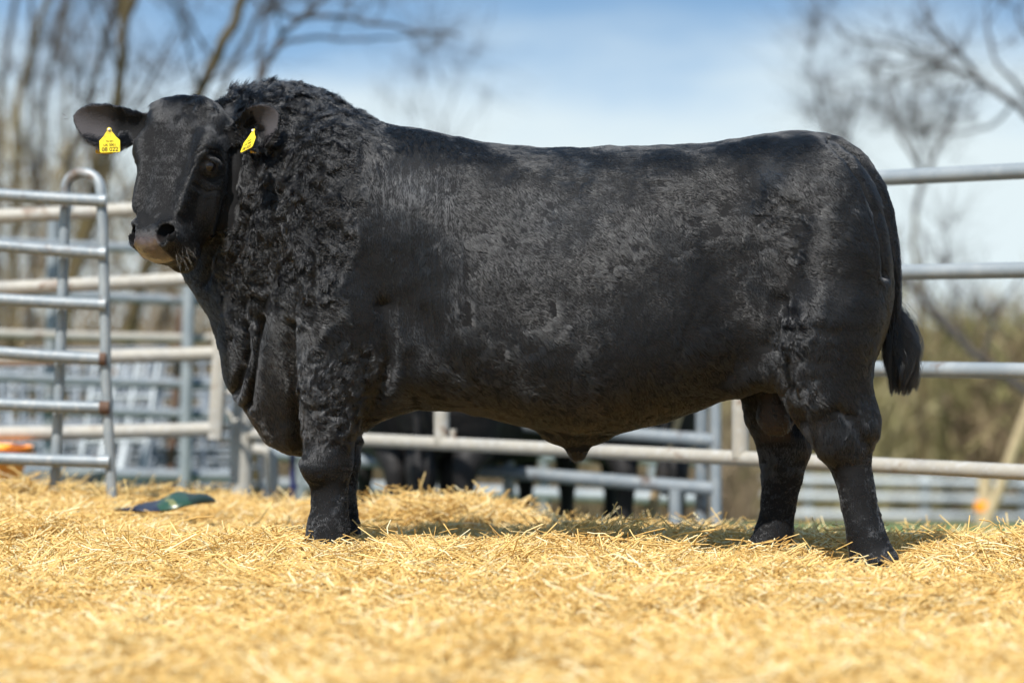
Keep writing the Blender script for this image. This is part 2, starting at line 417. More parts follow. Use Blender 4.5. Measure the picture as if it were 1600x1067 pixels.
def tree(label, d, pts, wpx, seed, topz=9.0, level=4, dens=.55, bark=None, fork=None, spread=.75, lean=None, lenf=.36):
    g = np.random.default_rng(seed)
    P = [U(px, py, d) for px, py in pts]
    base = P[0].copy(); dirn = P[0] - P[1]; gz = float(yard_h(base[0], d)) - .05
    base = P[0] + dirn / max(abs(dirn[2]), .05) * max(P[0][2] - gz, 0) * .7
    base[2] = gz; base[1] = d
    P = [base] + P
    dv = P[-1] - P[-2]; dv /= np.linalg.norm(dv)
    while P[-1][2] < topz:
        dv = dv + g.normal(0, .12, 3) + np.array([0, 0, .12]); dv /= np.linalg.norm(dv)
        P.append(P[-1] + dv * 1.3)
    T = wobble(P, 6 * len(P), .02, g)
    r = wpx * d / FPX / 2
    o = thing('tree', label, 'tree', base, 'bare winter trees behind the pens')
    mb = MB(); rad = np.interp(T[:, 2], [gz, 1.5, topz + 1], [r * 1.35, r, r * .3])
    mb.tube(T, rad, 9, cap=False)
    if fork is not None:
        Q = [U(px, py, d) for px, py in fork]
        dv = Q[-1] - Q[-2]; dv /= np.linalg.norm(dv)
        for _ in range(4):
            dv = dv + g.normal(0, .1, 3) + np.array([0, 0, .1]); dv /= np.linalg.norm(dv); Q.append(Q[-1] + dv * 1.1)
        Q = wobble(Q, 22, .015, g); mb.tube(Q, np.linspace(r * .75, r * .25, len(Q)), 8, cap=False)
    mb.build('trunk', bark or M_BARK, o)
    cb = MB()
    n = len(T)
    for k in range(int(10 * dens / .75) + 4):
        i = g.integers(int(n * .22), n - 1)
        Tn = T[i + 1 if i + 1 < n else i] - T[i - 1]; Tn /= np.linalg.norm(Tn)
        dd = Tn * .55 + g.normal(0, spread, 3) * np.array([1, 1, .6]) + np.array([0, 0, .4]); dd /= np.linalg.norm(dd)
        l = g.uniform(.9, 2.4); q = [T[i]]
        for j in range(5):
            dd = dd + g.normal(0, .16, 3) + np.array([0, 0, .05]); dd /= np.linalg.norm(dd); q.append(q[-1] + dd * l / 5)
        rr = min(rad[i] * .34, .03)
        grow(cb, np.array(q), rr, rr * .3, level - 1, g, 3.0 * dens / .75, .75, .22, .42, 5)
    twigs(cb, 420, g, (.2, .7), (.002, .004))
    cb.build('crown', M_TWIG, o)
    return o
def branchy(label, d, limbs, seed, level=3, dens=1.5, trunk=None, wpx=20, bark=None, lenf=.42, spread=.6, up=.15):
    """a tree whose limbs were measured one by one: limbs = [(points, width px)]"""
    g = np.random.default_rng(seed)
    T = [U(px, py, d) for px, py in trunk]
    base = T[0].copy(); base[2] = float(yard_h(base[0], d)) - .05
    o = thing('tree', label, 'tree', base, 'bare winter trees behind the pens')
    q = wobble([base] + T, 24, .02, g); r = wpx * d / FPX / 2
    mb = MB(); mb.tube(q, np.linspace(r * 1.3, r * .6, len(q)), 9, cap=False); mb.build('trunk', bark or M_BARK, o)
    cb = MB()
    for pts, w in limbs:
        dy = g.normal(0, .5)
        P = [U(px, py, d + dy * k / len(pts)) for k, (px, py) in enumerate(pts)]
        rr = w * d / FPX / 2
        grow(cb, wobble(P, 5 * len(P), .025, g), rr, rr * .35, level, g, dens, spread, up, lenf, 6)
    twigs(cb, int(340 * min(dens / 2, 1.2)), g, (.25 * d / 26, .9 * d / 26), (.002 * d / 26, .004 * d / 26))
    cb.build('crown', M_TWIG, o)
    return o

tree('slim dark trunk at the far left edge of the tree row', 34, [(-6, 420), (-4, 240), (2, 140), (14, 60), (27, 0)], 12, 11, bark=M_BARKDARK)
tree('thin wavy trunk left of the forked tree, second from the frame edge', 32, [(22, 420), (26, 240), (33, 150), (50, 75), (75, 0)], 15, 12)
tree('tall mossy tree that forks above the bull\'s yellow tagged ear', 27, [(112, 420), (140, 320), (157, 233), (184, 165), (191, 101), (197, 33), (213, -10)], 19, 13, fork=[(196, 36), (186, 5), (176, -40)])
tree('slender dark trunk leaning close beside the forked mossy tree', 26, [(92, 420), (109, 268), (126, 210), (142, 142), (165, 63), (187, -5)], 11, 14, bark=M_BARKDARK)
tree('thick olive leaning trunk rising behind the bull\'s forehead', 25, [(225, 420), (285, 240), (311, 147), (337, 83), (380, 0)], 21, 15)
tree('narrow leaning trunk just right of the thick olive one', 31, [(300, 300), (354, 121), (392, 48), (425, -10)], 11, 16, bark=M_BARKDARK)
tree('pair of twiggy saplings low behind the left gate', 30, [(48, 430), (55, 330), (66, 220), (72, 140)], 11, 17, topz=6, bark=M_BARKDARK, fork=[(58, 330), (46, 240), (50, 150)])
tree('short brown trunk between the hoop rail and bull\'s muzzle', 24, [(100, 520), (118, 420), (150, 340), (168, 262)], 15, 18, topz=6)
tree('greyish slender trunk behind the top of the hoop', 38, [(60, 420), (92, 300), (104, 180), (98, 60), (112, 0)], 9, 19)
branchy('arching tree with moss clump over the bull\'s shoulder hump', 24,
        [([(405, 130), (425, 80), (475, 27), (560, 32), (640, 48), (720, 58)], 12), ([(420, 90), (455, 62), (520, 58), (600, 60), (670, 52)], 9),
         ([(475, 27), (500, 8), (540, -30)], 8), ([(405, 130), (410, 60), (440, -10)], 8), ([(475, 27), (420, 20), (370, -20)], 8)], 21, 4, 2.2, trunk=[(392, 420), (396, 250), (405, 130)], wpx=15)
branchy('far hazy tree above the dip behind the bull\'s withers', 62,
        [([(680, 260), (672, 190), (660, 130), (650, 80)], 3.2), ([(682, 250), (700, 180), (722, 120), (745, 80)], 3), ([(684, 250), (735, 190), (765, 140)], 2.6), ([(680, 260), (630, 180), (590, 130)], 2.6)], 22, 4, .95, trunk=[(684, 420), (682, 260)], wpx=6, spread=.95)
branchy('large bare tree reaching in from the top right corner', 27,
        [([(1640, 215), (1580, 160), (1535, 128), (1490, 82), (1455, 40), (1440, -10)], 13), ([(1535, 128), (1470, 98), (1400, 75), (1330, 62), (1300, 40)], 8),
         ([(1640, 215), (1600, 150), (1560, 100), (1540, 40), (1550, -10)], 9), ([(1580, 160), (1560, 190), (1500, 210), (1440, 190)], 6), ([(1640, 200), (1620, 90), (1590, 30), (1600, -20)], 9),
         ([(1490, 82), (1440, 110), (1380, 130), (1300, 140)], 6)], 23, 4, 2.3, trunk=[(1690, 420), (1670, 300), (1640, 215)], wpx=22, bark=M_BARKDARK)
branchy('grey forked sapling standing right of the bull\'s rump', 33,
        [([(1430, 330), (1440, 270), (1400, 200), (1385, 130)], 9), ([(1430, 330), (1455, 260), (1480, 190), (1510, 120)], 9), ([(1440, 270), (1420, 180), (1440, 110)], 6)], 24, 4, 2.2, trunk=[(1440, 520), (1432, 420), (1430, 330)], wpx=10)
branchy('dark fallen limb slanting across scrub behind the tail', 25,
        [([(1640, 640), (1530, 560), (1470, 500), (1425, 450), (1390, 430)], 17), ([(1470, 500), (1440, 440), (1450, 360)], 8), ([(1530, 560), (1560, 480), (1600, 420)], 7)], 25, 3, 2.0, trunk=[(1700, 720), (1660, 655)], wpx=20)
branchy('thin upright sapling poking above the bull\'s rump', 40,
        [([(1300, 300), (1290, 200), (1270, 130), (1265, 100)], 8), ([(1300, 300), (1325, 210), (1345, 140)], 7)], 26, 4, 2.0, trunk=[(1305, 520), (1300, 300)], wpx=9)

# far scrub: thousands of blades and twigs that read as one mass
def scrub(name, label, n, xr, yr, hfun, cols, seed, w=(.008, .03), l=(.25, .9)):
    g = np.random.default_rng(seed)
    x = g.uniform(*xr, n); y = g.uniform(*yr, n)
    hz = hfun(x, y)
    z = yard_h(x, y) + hz * g.random(n) ** 2.5
    c = np.stack([x, y, z], 1)
    d = g.normal(0, .55, (n, 3)); d[:, 2] = np.abs(d[:, 2]) + .45; d /= np.linalg.norm(d, axis=1)[:, None]
    a = np.cross(d, g.normal(0, 1, (n, 3))); a /= np.linalg.norm(a, axis=1)[:, None]
    L = g.uniform(*l, n)[:, None]; Wd = g.uniform(*w, n)[:, None]
    V = np.stack([c - a * Wd, c + a * Wd, c + d * L + a * Wd * .4, c + d * L - a * Wd * .4], 1).reshape(-1, 3)
    me = mesh_np(name, V, np.arange(4 * n).reshape(-1, 4))
    at = me.attributes.new('tone', 'FLOAT', 'POINT')
    tone = np.clip(.5 + .45 * fbm(c, .45, 31, 2) + g.normal(0, .16, n), 0, 1)
    at.data.foreach_set('value', np.repeat(tone, 4).astype(np.float32))
    m = bpy.data.materials.new(name); m.use_nodes = True; t = m.node_tree; b = t.nodes['Principled BSDF']
    b.inputs['Roughness'].default_value = .9; b.inputs['Specular IOR Level'].default_value = .15
    aa = t.nodes.new('ShaderNodeAttribute'); aa.attribute_name = 'tone'; r = t.nodes.new('ShaderNodeValToRGB')
    r.color_ramp.elements[0].color = (*cols[0], 1); r.color_ramp.elements[1].color = (*cols[-1], 1)
    for k, cc in enumerate(cols[1:-1]): r.color_ramp.elements.new((k + 1) / (len(cols) - 1)).color = (*cc, 1)
    t.links.new(aa.outputs['Fac'], r.inputs[0]); t.links.new(r.outputs[0], b.inputs['Base Color'])
    o = link(name, me, m, smooth=False)
    return tag(o, label, 'scrub', kind='stuff')
def hR(x, y):
    p = np.stack([x, y * 0, y * 0], 1)
    return (3.5 + 1.5 * vnoise(p, .28, 4) + 1.2 * vnoise(p, .8, 5)) * sstep(-4, 5, x)
def hL(x, y):
    p = np.stack([x, y * 0, y * 0], 1)
    return (4.6 + 1.4 * vnoise(p, .3, 6)) * (1 - sstep(-7, 1, x)) + 1.2
scrub('scrub', 'brown and olive leafless scrub bank beyond the far white fence', 50000, (-2, 16), (34, 43), hR, [(.075, .05, .035), (.19, .135, .085), (.155, .15, .055), (.29, .245, .15)], 41)
scrub('undergrowth', 'tangled brown undergrowth at the foot of the left trees', 42000, (-13, 3), (29, 40), hL, [(.07, .055, .04), (.18, .135, .09), (.19, .155, .08), (.32, .27, .19)], 42, w=(.005, .02))
# ------------------------------------------------------------------ fences, gates and hurdles
def rail(o, p, q, r, m, sag=0.0, name='rail', sides=14, n=9):
    p = np.asarray(p, float); q = np.asarray(q, float)
    t = np.linspace(0, 1, n)[:, None]
    pts = p + (q - p) * t; pts[:, 2] -= sag * (4 * t * (1 - t))[:, 0]
    return MB().tube(pts, r, sides).build(name, m, o)
GR = 'galvanised rails, gates and hurdles round the pen'

# hooped hurdle nearest the camera on the left
D = 11.04
o = thing('hoop_hurdle', 'galvanised six rail hurdle with a rounded hoop end, standing in the straw', 'hurdle', U(130, 782, D), GR)
for a, b in ((301, 314), (379, 396), (465, 476), (547, 561), (630, 637), (715, 721)):
    rail(o, U(-90, a - 4, D - .02), U(160, b, D), .029, M_GALV, .004)
hp = [(82, 800), (86, 740), (92, 620), (98, 450), (102, 330), (103, 300)]
arc = [(130 + 27.5 * math.cos(t), 297 - 27 * math.sin(t)) for t in np.linspace(math.pi * .93, .07 * math.pi, 13)]
hp2 = [(158, 302), (160, 340), (163, 450), (166, 600), (172, 720), (176, 800)]
pts = [U(x, y, D + .075) for x, y in hp] + [U(x, y, D + .075 - .05 * k / 12) for k, (x, y) in enumerate(arc)] + [U(x, y, D + .02) for x, y in hp2]
MB().tube(pts, .0245, 14).build('hoop', M_STEEL, o)
for y in (314, 396, 476, 561, 637, 721):
    MB().tube([U(156, y, D), U(171 if y > 600 else 166, y, D)], .0305, 12).build('weld_collar', M_RUST if y in (561, 637) else M_STEEL, o)

# pipe gate behind it
D = 13.3
o = thing('pipe_gate', 'cream weathered pipe gate with square end stile beside the thick round post', 'gate', U(340, 690, D), GR)
for a, b in ((343, 319), (455, 433), (562, 552), (678, 670)):
    rail(o, U(-120, a, D - .2), U(345 if b > 400 else 352, b, D), .040, M_PIPE, .006)
MB().beam(U(336, 686, D), U(357, 300, D), .075, .085).build('end_stile', M_PIPE, o)
for x, y in ((113, 328), (107, 447)):
    MB().tube([U(x - 2, y, D - .1), U(x + 2, y, D - .1)], .045, 14).build('clamp_band', M_DARKSTEEL, o)
MB().tube([U(352, 614, D), U(362, 612, D), U(372, 618, D)], .018, 8).build('hinge_pin', M_PIPE, o)
MB().tube([U(352, 640, D), U(360, 648, D), U(364, 660, D), U(372, 655, D)], .013, 8).build('chain', M_PIPE, o)

o = thing('gate_post', 'thick round pale gate post with a wider sleeve at its foot', 'post', U(377, 785, 13.5), GR)
MB().tube([U(377, 790, 13.5), U(376, 646, 13.5), U(376, 640, 13.5)], [.062, .062, .055], 18).build('sleeve', M_PIPE, o)
MB().tube([U(376, 642, 13.5), U(376, 292, 13.5)], .043, 16).build('post', M_PIPE, o)

# main pipe fence running behind the bull to the right
A = U(385, 678, 13.5); B = U(1600, 742, 10.0)
A[2] = B[2] = 0
dirM = (B - A) / np.linalg.norm(B - A)
def onM(px, z, off=0.0):
    """point of the main fence line that stands at photograph column px"""
    k = (px - 800) / FPX
    t = (k * A[1] - A[0]) / (dirM[0] - k * dirM[1])
    p = A + dirM * t; p = p + np.array([dirM[1], -dirM[0], 0]) * off
    return np.array([p[0], p[1], z])
o = thing('pipe_fence', 'four rail galvanised pipe fence running behind the bull to the right', 'fence', onM(900, -.2), GR)
for z in (.186, .605, 1.022, 1.432):
    rail(o, onM(386, z), onM(1900, z), .0345, M_STEEL if z > .3 else M_PIPE, .0, n=15)
for px in (690, 1157):
    MB().tube([onM(px, .19, .0), onM(px, 1.43, .0)], .040, 14).build('upright', M_PIPE, o)
MB().tube([onM(1790, -.3), onM(1790, 1.5)], .06, 14).build('post', M_PIPE, o)
MB().tube([onM(708, .21), onM(708, .262)], .018, 8).build('bolt', M_PIPE, o)

# grey panel behind, with the cattle beyond
o = thing('pen_panel', 'blue grey tube panel behind the bull\'s belly ending at two thin posts', 'gate', U(1110, 800, 13.6), GR)
rail(o, U(430, 632, 15.3), U(1118, 689, 13.6), .040, M_GALV)
rail(o, U(430, 709, 15.3), U(1118, 764, 13.6), .040, M_GALV)
for z in (560, 480): rail(o, U(430, z - 20, 15.3), U(1118, z, 13.6), .036, M_GALV)
MB().tube([U(1119, 840, 13.6), U(1117, 470, 13.6)], .032, 12).build('post', M_STEEL, o)
MB().tube([U(1096, 840, 13.75), U(1097, 480, 13.75)], .036, 12).build('post', M_GALV, o)
MB().tube([U(795, 775, 14.5), U(793, 500, 14.5)], .036, 12).build('upright', M_STEEL, o)
MB().tube([U(1055, 830, 13.7), U(1056, 765, 13.7)], .036, 12).build('foot', M_STEEL, o)
o = thing('support_post', 'short pale stub post behind the brisket', 'post', U(428, 785, 13.9), GR)
MB().tube([U(428, 800, 13.9), U(425, 715, 13.9), U(416, 704, 13.9), U(395, 702, 13.9)], .034, 12).build('post', M_PIPE, o)
o = thing('marker_post', 'thin navy blue plastic post between front leg and brisket', 'post', U(458, 790, 13.9))
MB().tube([U(458, 800, 13.9), U(456, 640, 13.9)], .017, 10).build('rod', M_NAVY, o)
MB().tube([U(459, 764, 13.9), U(458, 757, 13.9)], .028, 10).build('foot', M_NAVY, o)
o = thing('prop_pole', 'pale wooden prop leaning against the pen panel near its end posts', 'pole', U(1020, 800, 14.1))
MB().tube([U(1012, 830, 14.3), U(1033, 730, 14.2), U(1062, 640, 14.0), U(1085, 560, 13.9)], .03, 10).build('pole', M_WOOD, o)

# low rails further back in the cattle pen
o = thing('rear_rail', 'low pale rail fence seen between the black cattle\'s legs', 'fence', U(800, 820, 19), GR)
for a, b in ((755, 780), (700, 718), (640, 655)): rail(o, U(420, a, 20), U(1090, b, 18.5), .05, M_STEEL)
for px in (470, 650, 850, 1020): MB().tube([U(px, 830, 19.3), U(px, 600, 19.3)], .04, 10).build('post', M_STEEL, o)

# rails behind the pipe gate on the left
o = thing('back_fence', 'slim grey rail fence behind the cream pipe gate', 'fence', U(180, 770, 16.5), GR)
for a, b, r in ((374, 392, .035), (450, 472, .035), (518, 529, .03), (584, 602, .036), (628, 650, .036), (733, 744, .045)):
    rail(o, U(-120, a - 2, 16.2), U(372, b, 16.8), r, M_GALV if r > .032 else M_PIPE, .01)
for px in (78, 292): MB().tube([U(px - 4, 790, 16.6), U(px + 6, 330, 16.6)], .042, 12).build('post', M_STEEL, o)
o = thing('rusty_post', 'rust red iron post among the stacked hurdles', 'post', U(263, 790, 17.2))
MB().beam(U(262, 800, 17.2), U(284, 480, 17.2), .055, .05).build('post', M_RUST, o)

# stacked sheep hurdles beyond
def hurdle(label, x0, x1, y0, y1, d, lean, nb, nv, seed, m, tilt=0):
    g = np.random.default_rng(seed)
    base = U((x0 + x1) / 2, y1, d)
    o = thing('stacked_hurdle', label, 'hurdle', base, 'galvanised hurdles stacked behind the left gate')
    def pt(u, v): return U(x0 + (x1 - x0) * u + tilt * (1 - v), y1 + (y0 - y1) * v, d + lean * v)
    for v in np.linspace(0.04, 1, nb): rail(o, pt(0, v), pt(1, v), .021, m, 0, sides=8, n=3)
    for u in np.linspace(0, 1, nv): MB().tube([pt(u, -.12), pt(u, 1.0)], .021, 8).build('upright', m, o)
    for u in (.33, .66): MB().beam(pt(u - .04, .04), pt(u + .05, 1), .035, .012).build('brace', m, o)
    return o
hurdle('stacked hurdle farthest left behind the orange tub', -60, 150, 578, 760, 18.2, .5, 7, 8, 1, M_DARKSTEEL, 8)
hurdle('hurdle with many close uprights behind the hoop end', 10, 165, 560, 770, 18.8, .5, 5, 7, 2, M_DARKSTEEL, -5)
hurdle('leaning bright hurdle just right of the hoop', 152, 250, 552, 765, 17.6, .5, 4, 4, 3, M_STEEL, -32)
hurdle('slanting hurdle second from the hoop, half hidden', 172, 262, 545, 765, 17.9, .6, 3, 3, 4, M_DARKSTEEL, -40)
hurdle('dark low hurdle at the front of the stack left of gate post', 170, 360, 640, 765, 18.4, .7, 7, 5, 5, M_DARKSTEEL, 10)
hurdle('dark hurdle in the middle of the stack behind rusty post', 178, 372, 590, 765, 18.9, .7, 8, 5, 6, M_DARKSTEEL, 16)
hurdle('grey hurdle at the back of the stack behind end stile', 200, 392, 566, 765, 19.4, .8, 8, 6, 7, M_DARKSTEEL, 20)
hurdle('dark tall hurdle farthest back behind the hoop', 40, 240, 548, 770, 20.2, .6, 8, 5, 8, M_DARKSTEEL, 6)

# far white fence, posts and pole on the right
o = thing('rail_fence', 'far pale rail fence on the green beyond the bull\'s hind legs', 'fence', U(1420, 815, 31))
for a, b in ((749, 756), (774, 781), (803, 808)): rail(o, U(1190, a - 1, 31), U(1700, b + 2, 31), .048, M_WHITE, n=5)
for px in (1205, 1262, 1445, 1600, 1690): MB().tube([U(px, 822, 31.1), U(px, 742, 31.1)], .055, 10).build('post', M_WHITE, o)
o = thing('wooden_post', 'short weathered wooden post tied with orange tape', 'post', U(1537, 822, 23))
MB().tube([U(1537, 835, 23), U(1538, 790, 23), U(1540, 742, 23)], [.075, .07, .065], 10).build('post', M_WOOD, o)
MB().tube([U(1537, 797, 23), U(1537, 783, 23)], .083, 12).build('tape', M_ORANGE, o)
MB().tube([U(1523, 823, 22.8), U(1520, 832, 22.8)], .06, 10).build('tape_end', M_ORANGE, o)
o = thing('leaning_pole', 'slim pale wooden pole leaning right behind the fence', 'pole', U(1540, 825, 22.6))
MB().tube([U(1532, 838, 22.6), U(1560, 770, 22.6), U(1583, 705, 22.5), U(1612, 625, 22.4), U(1640, 550, 22.4)], [.055, .052, .05, .046, .042], 10).build('pole', M_WOOD, o)

# tubs by the hurdle
def lathe(prof, c, sides=36):
    mb = MB(); th = np.linspace(0, 2 * np.pi, sides, endpoint=False)
    V = [(c[0] + r * math.cos(t), c[1] + r * math.sin(t), c[2] + z) for r, z in prof for t in th]
    F = [(i * sides + j, i * sides + (j + 1) % sides, (i + 1) * sides + (j + 1) % sides, (i + 1) * sides + j) for i in range(len(prof) - 1) for j in range(sides)]
    F.append(tuple(range(sides))[::-1]); mb.add(V, F); return mb
c = U(-38, 790, 13.0)
o = thing('feed_tub', 'bright orange round feed tub behind the left hurdle', 'tub', c)
lathe([(.19, 0), (.20, .01), (.285, .30), (.30, .302), (.305, .318), (.292, .32), (.275, .30), (.195, .03), (.001, .025)], c).build('bowl', M_ORANGE, o)
lathe([(.292, .272), (.312, .272), (.312, .29), (.292, .29)], c).build('rim', M_ORANGE, o)
c = U(100, 800, 14.2)
o = thing('feed_trough', 'dull grey round trough behind the hoop hurdle', 'trough', c)
lathe([(.20, 0), (.21, .01), (.235, .22), (.245, .225), (.245, .24), (.228, .24), (.20, .03), (.001, .025)], c).build('bowl', M_GREY_PLASTIC, o)

# folded bag lying in the straw
def bag():
    c = U(257, 800, 10.5); n, k = 46, 24
    V = []; L = 157 / FPX * 10.75 / 2
    for i in range(n):
        u = i / (n - 1) * 2 - 1
        for j in range(k):
            a = 2 * math.pi * j / k
            env = max(1 - abs(u) ** 4, 0) ** .5
            hh = (.024 + .014 * math.sin(2.3 * u + .6) + .007 * math.sin(9 * u)) * env
            x = u * L; y = .15 * env * math.cos(a) * (1 + .15 * math.sin(5 * u)); z = hh * (abs(math.sin(a)) ** .75) * (1 if math.sin(a) > 0 else -.4) + .012 * math.sin(3 * u + 1.3 * math.cos(a)) * env
            V.append((c[0] + x, c[1] + y, c[2] + z + .030 + .016 * u))
    F = [(i * k + j, i * k + (j + 1) % k, (i + 1) * k + (j + 1) % k, (i + 1) * k + j) for i in range(n - 1) for j in range(k)]
    mb = MB(); mb.add(V, F)
    m = bpy.data.materials.new('bag_film'); m.use_nodes = True; t = m.node_tree; b = t.nodes['Principled BSDF']; b.inputs['Roughness'].default_value = .35
    g = t.nodes.new('ShaderNodeTexCoord'); s = t.nodes.new('ShaderNodeSeparateXYZ'); t.links.new(g.outputs['Object'], s.inputs[0])
    nn = t.nodes.new('ShaderNodeTexNoise'); nn.inputs['Scale'].default_value = 7; t.links.new(g.outputs['Object'], nn.inputs['Vector'])
    ma = t.nodes.new('ShaderNodeMath'); ma.operation = 'MULTIPLY_ADD'; ma.inputs[1].default_value = .12; t.links.new(nn.outputs[0], ma.inputs[0]); t.links.new(s.outputs['X'], ma.inputs[2])
    my = t.nodes.new('ShaderNodeMath'); my.operation = 'MULTIPLY_ADD'; my.inputs[1].default_value = .9; t.links.new(s.outputs['Z'], my.inputs[0]); t.links.new(ma.outputs[0], my.inputs[2])
    mr = t.nodes.new('ShaderNodeMapRange'); mr.inputs['From Min'].default_value = c[0] - L; mr.inputs['From Max'].default_value = c[0] + L; t.links.new(my.outputs[0], mr.inputs['Value'])
    r = t.nodes.new('ShaderNodeValToRGB'); e = r.color_ramp.elements; r.color_ramp.interpolation = 'CONSTANT'
    e[0].color = (.008, .012, .012, 1); e[1].position = .97; e[1].color = (.01, .02, .012, 1)
    for p, cc in ((.20, (.014, .018, .036)), (.66, (.015, .05, .03)), (.78, (.12, .13, .05)), (.83, (.014, .045, .026))): e.new(p).color = (*cc, 1)
    t.links.new(mr.outputs[0], r.inputs[0]); t.links.new(r.outputs[0], b.inputs['Base Color'])
    tag(mb.build('feed_bag', m), 'crumpled navy and green feed bag lying flat in the straw', 'bag')
bag()
# ------------------------------------------------------------------ the bull
class Field:
    """signed field on a rectilinear grid, grown from smooth unions"""
    def __init__(s, xs, ys, zs):
        s.xs, s.ys, s.zs = [np.asarray(a, np.float32) for a in (xs, ys, zs)]
        s.F = np.full((len(xs), len(ys), len(zs)), 1.0, np.float32)
    def box(s, lo, hi):
        sl = []
        for a, l, h in zip((s.xs, s.ys, s.zs), lo, hi):
            sl.append(slice(max(int(np.searchsorted(a, l)) - 1, 0), min(int(np.searchsorted(a, h)) + 1, len(a))))
        sl = tuple(sl)
        X = s.xs[sl[0]][:, None, None]; Y = s.ys[sl[1]][None, :, None]; Z = s.zs[sl[2]][None, None, :]
        return sl, X, Y, Z
    def join(s, sl, f, k, op='u'):
        A = s.F[sl]
        if op == 'u':
            h = np.maximum(k - np.abs(A - f), 0) / k
            s.F[sl] = np.minimum(A, f) - h * h * k * .25
        elif op == 's':
            f = -f; h = np.maximum(k - np.abs(A - f), 0) / k
            s.F[sl] = np.maximum(A, f) + h * h * k * .25
    def ell(s, c, r, k=.03, op='u', M=None):
        """ellipsoid; M rows = local axes"""
        c = np.asarray(c, float); r = np.asarray(r, float); m = float(max(r)) + k + .02
        sl, X, Y, Z = s.box(c - m, c + m)
        x, y, z = X - c[0], Y - c[1], Z - c[2]
        if M is not None:
            M = np.asarray(M)
            x, y, z = [M[i, 0] * x + M[i, 1] * y + M[i, 2] * z for i in range(3)]
        q = np.sqrt((x / r[0]) ** 2 + (y / r[1]) ** 2 + (z / r[2]) ** 2)
        g = np.sqrt((x / r[0] ** 2) ** 2 + (y / r[1] ** 2) ** 2 + (z / r[2] ** 2) ** 2) + 1e-6
        s.join(sl, (q * (q - 1) / g).astype(np.float32), k, op)
    def cone(s, p, q, ra, rb, k=.03, sx=1.0, sy=1.0, op='u'):
        """tapered limb segment from p to q; sx, sy stretch its section along X and Y"""
        p = np.asarray(p, float); q = np.asarray(q, float); m = max(ra, rb) * max(sx, sy, 1) + k + .02
        sl, X, Y, Z = s.box(np.minimum(p, q) - m, np.maximum(p, q) + m)
        d = q - p; L2 = float(d @ d)
        t = np.clip(((X - p[0]) * d[0] + (Y - p[1]) * d[1] + (Z - p[2]) * d[2]) / L2, 0, 1)
        dd = np.sqrt(((X - p[0] - t * d[0]) / sx) ** 2 + ((Y - p[1] - t * d[1]) / sy) ** 2 + (Z - p[2] - t * d[2]) ** 2)
        s.join(sl, (dd - (ra + (rb - ra) * t)).astype(np.float32), k, op)
    def chain(s, P, r, k=.03, sx=1.0, sy=1.0, dense=3):
        """one limb through measured joints: smooth radius and path, joined once so that no rings show"""
        P = np.array(P, float); t = np.arange(len(P)); tt = np.linspace(0, len(P) - 1, (len(P) - 1) * dense + 1)
        Q = np.stack([pchip(tt, t, P[:, i]) for i in range(3)], 1); rr = pchip(tt, t, np.array(r, float))
        m = max(rr) * max(sx, sy, 1) + k + .02
        sl, X, Y, Z = s.box(Q.min(0) - m, Q.max(0) + m)
        best = None
        for i in range(len(Q) - 1):
            p, d = Q[i], Q[i + 1] - Q[i]
            t = np.clip(((X - p[0]) * d[0] + (Y - p[1]) * d[1] + (Z - p[2]) * d[2]) / float(d @ d), 0, 1)
            f = np.sqrt(((X - p[0] - t * d[0]) / sx) ** 2 + ((Y - p[1] - t * d[1]) / sy) ** 2 + (Z - p[2] - t * d[2]) ** 2) - (rr[i] + (rr[i + 1] - rr[i]) * t)
            best = f if best is None else np.minimum(best, f)
        s.join(sl, best.astype(np.float32), k)
    def mesh(s):
        F = s.F; sg = F < 0
        nx, ny, nz = F.shape
        cnt = np.zeros((nx - 1, ny - 1, nz - 1), np.int8)
        for a in (0, 1):
            for b in (0, 1):
                for c in (0, 1): cnt += sg[a:nx - 1 + a, b:ny - 1 + b, c:nz - 1 + c]
        act = (cnt > 0) & (cnt < 8)
        ci = np.argwhere(act); n = len(ci)
        idx = np.full(act.shape, -1, np.int32); idx[act] = np.arange(n)
        acc = np.zeros((n, 3)); num = np.zeros(n)
        co = (s.xs, s.ys, s.zs)
        cor = [(a, b, c) for a in (0, 1) for b in (0, 1) for c in (0, 1)]
        for i, p in enumerate(cor):
            for q in cor[i + 1:]:
                if sum(abs(u - v) for u, v in zip(p, q)) != 1: continue
                P = ci + p; Q = ci + q
                fp = F[P[:, 0], P[:, 1], P[:, 2]]; fq = F[Q[:, 0], Q[:, 1], Q[:, 2]]
                m = (fp < 0) != (fq < 0)
                t = fp / np.where(m, fp - fq, 1)
                for ax in range(3):
                    a = co[ax][P[:, ax]]; b = co[ax][Q[:, ax]]
                    acc[:, ax] += np.where(m, a + (b - a) * t, 0)
                num += m
        V = acc / num[:, None]
        quads = []
        for ax in range(3):
            a1, a2 = (ax + 1) % 3, (ax + 2) % 3
            sh = [slice(None)] * 3; sh2 = [slice(None)] * 3
            sh[ax] = slice(0, -1); sh2[ax] = slice(1, None)
            cr_ = sg[tuple(sh)] != sg[tuple(sh2)]
            e = np.argwhere(cr_)
            e = e[(e[:, a1] > 0) & (e[:, a2] > 0) & (e[:, a1] < F.shape[a1] - 1) & (e[:, a2] < F.shape[a2] - 1)]
            def at(d1, d2):
                g = e.copy(); g[:, a1] += d1; g[:, a2] += d2
                return idx[g[:, 0], g[:, 1], g[:, 2]]
            q = np.stack([at(-1, -1), at(0, -1), at(0, 0), at(-1, 0)], 1)
            fl = ~sg[e[:, 0], e[:, 1], e[:, 2]]
            q[fl] = q[fl][:, ::-1]
            quads.append(q)
        return V, np.concatenate(quads)

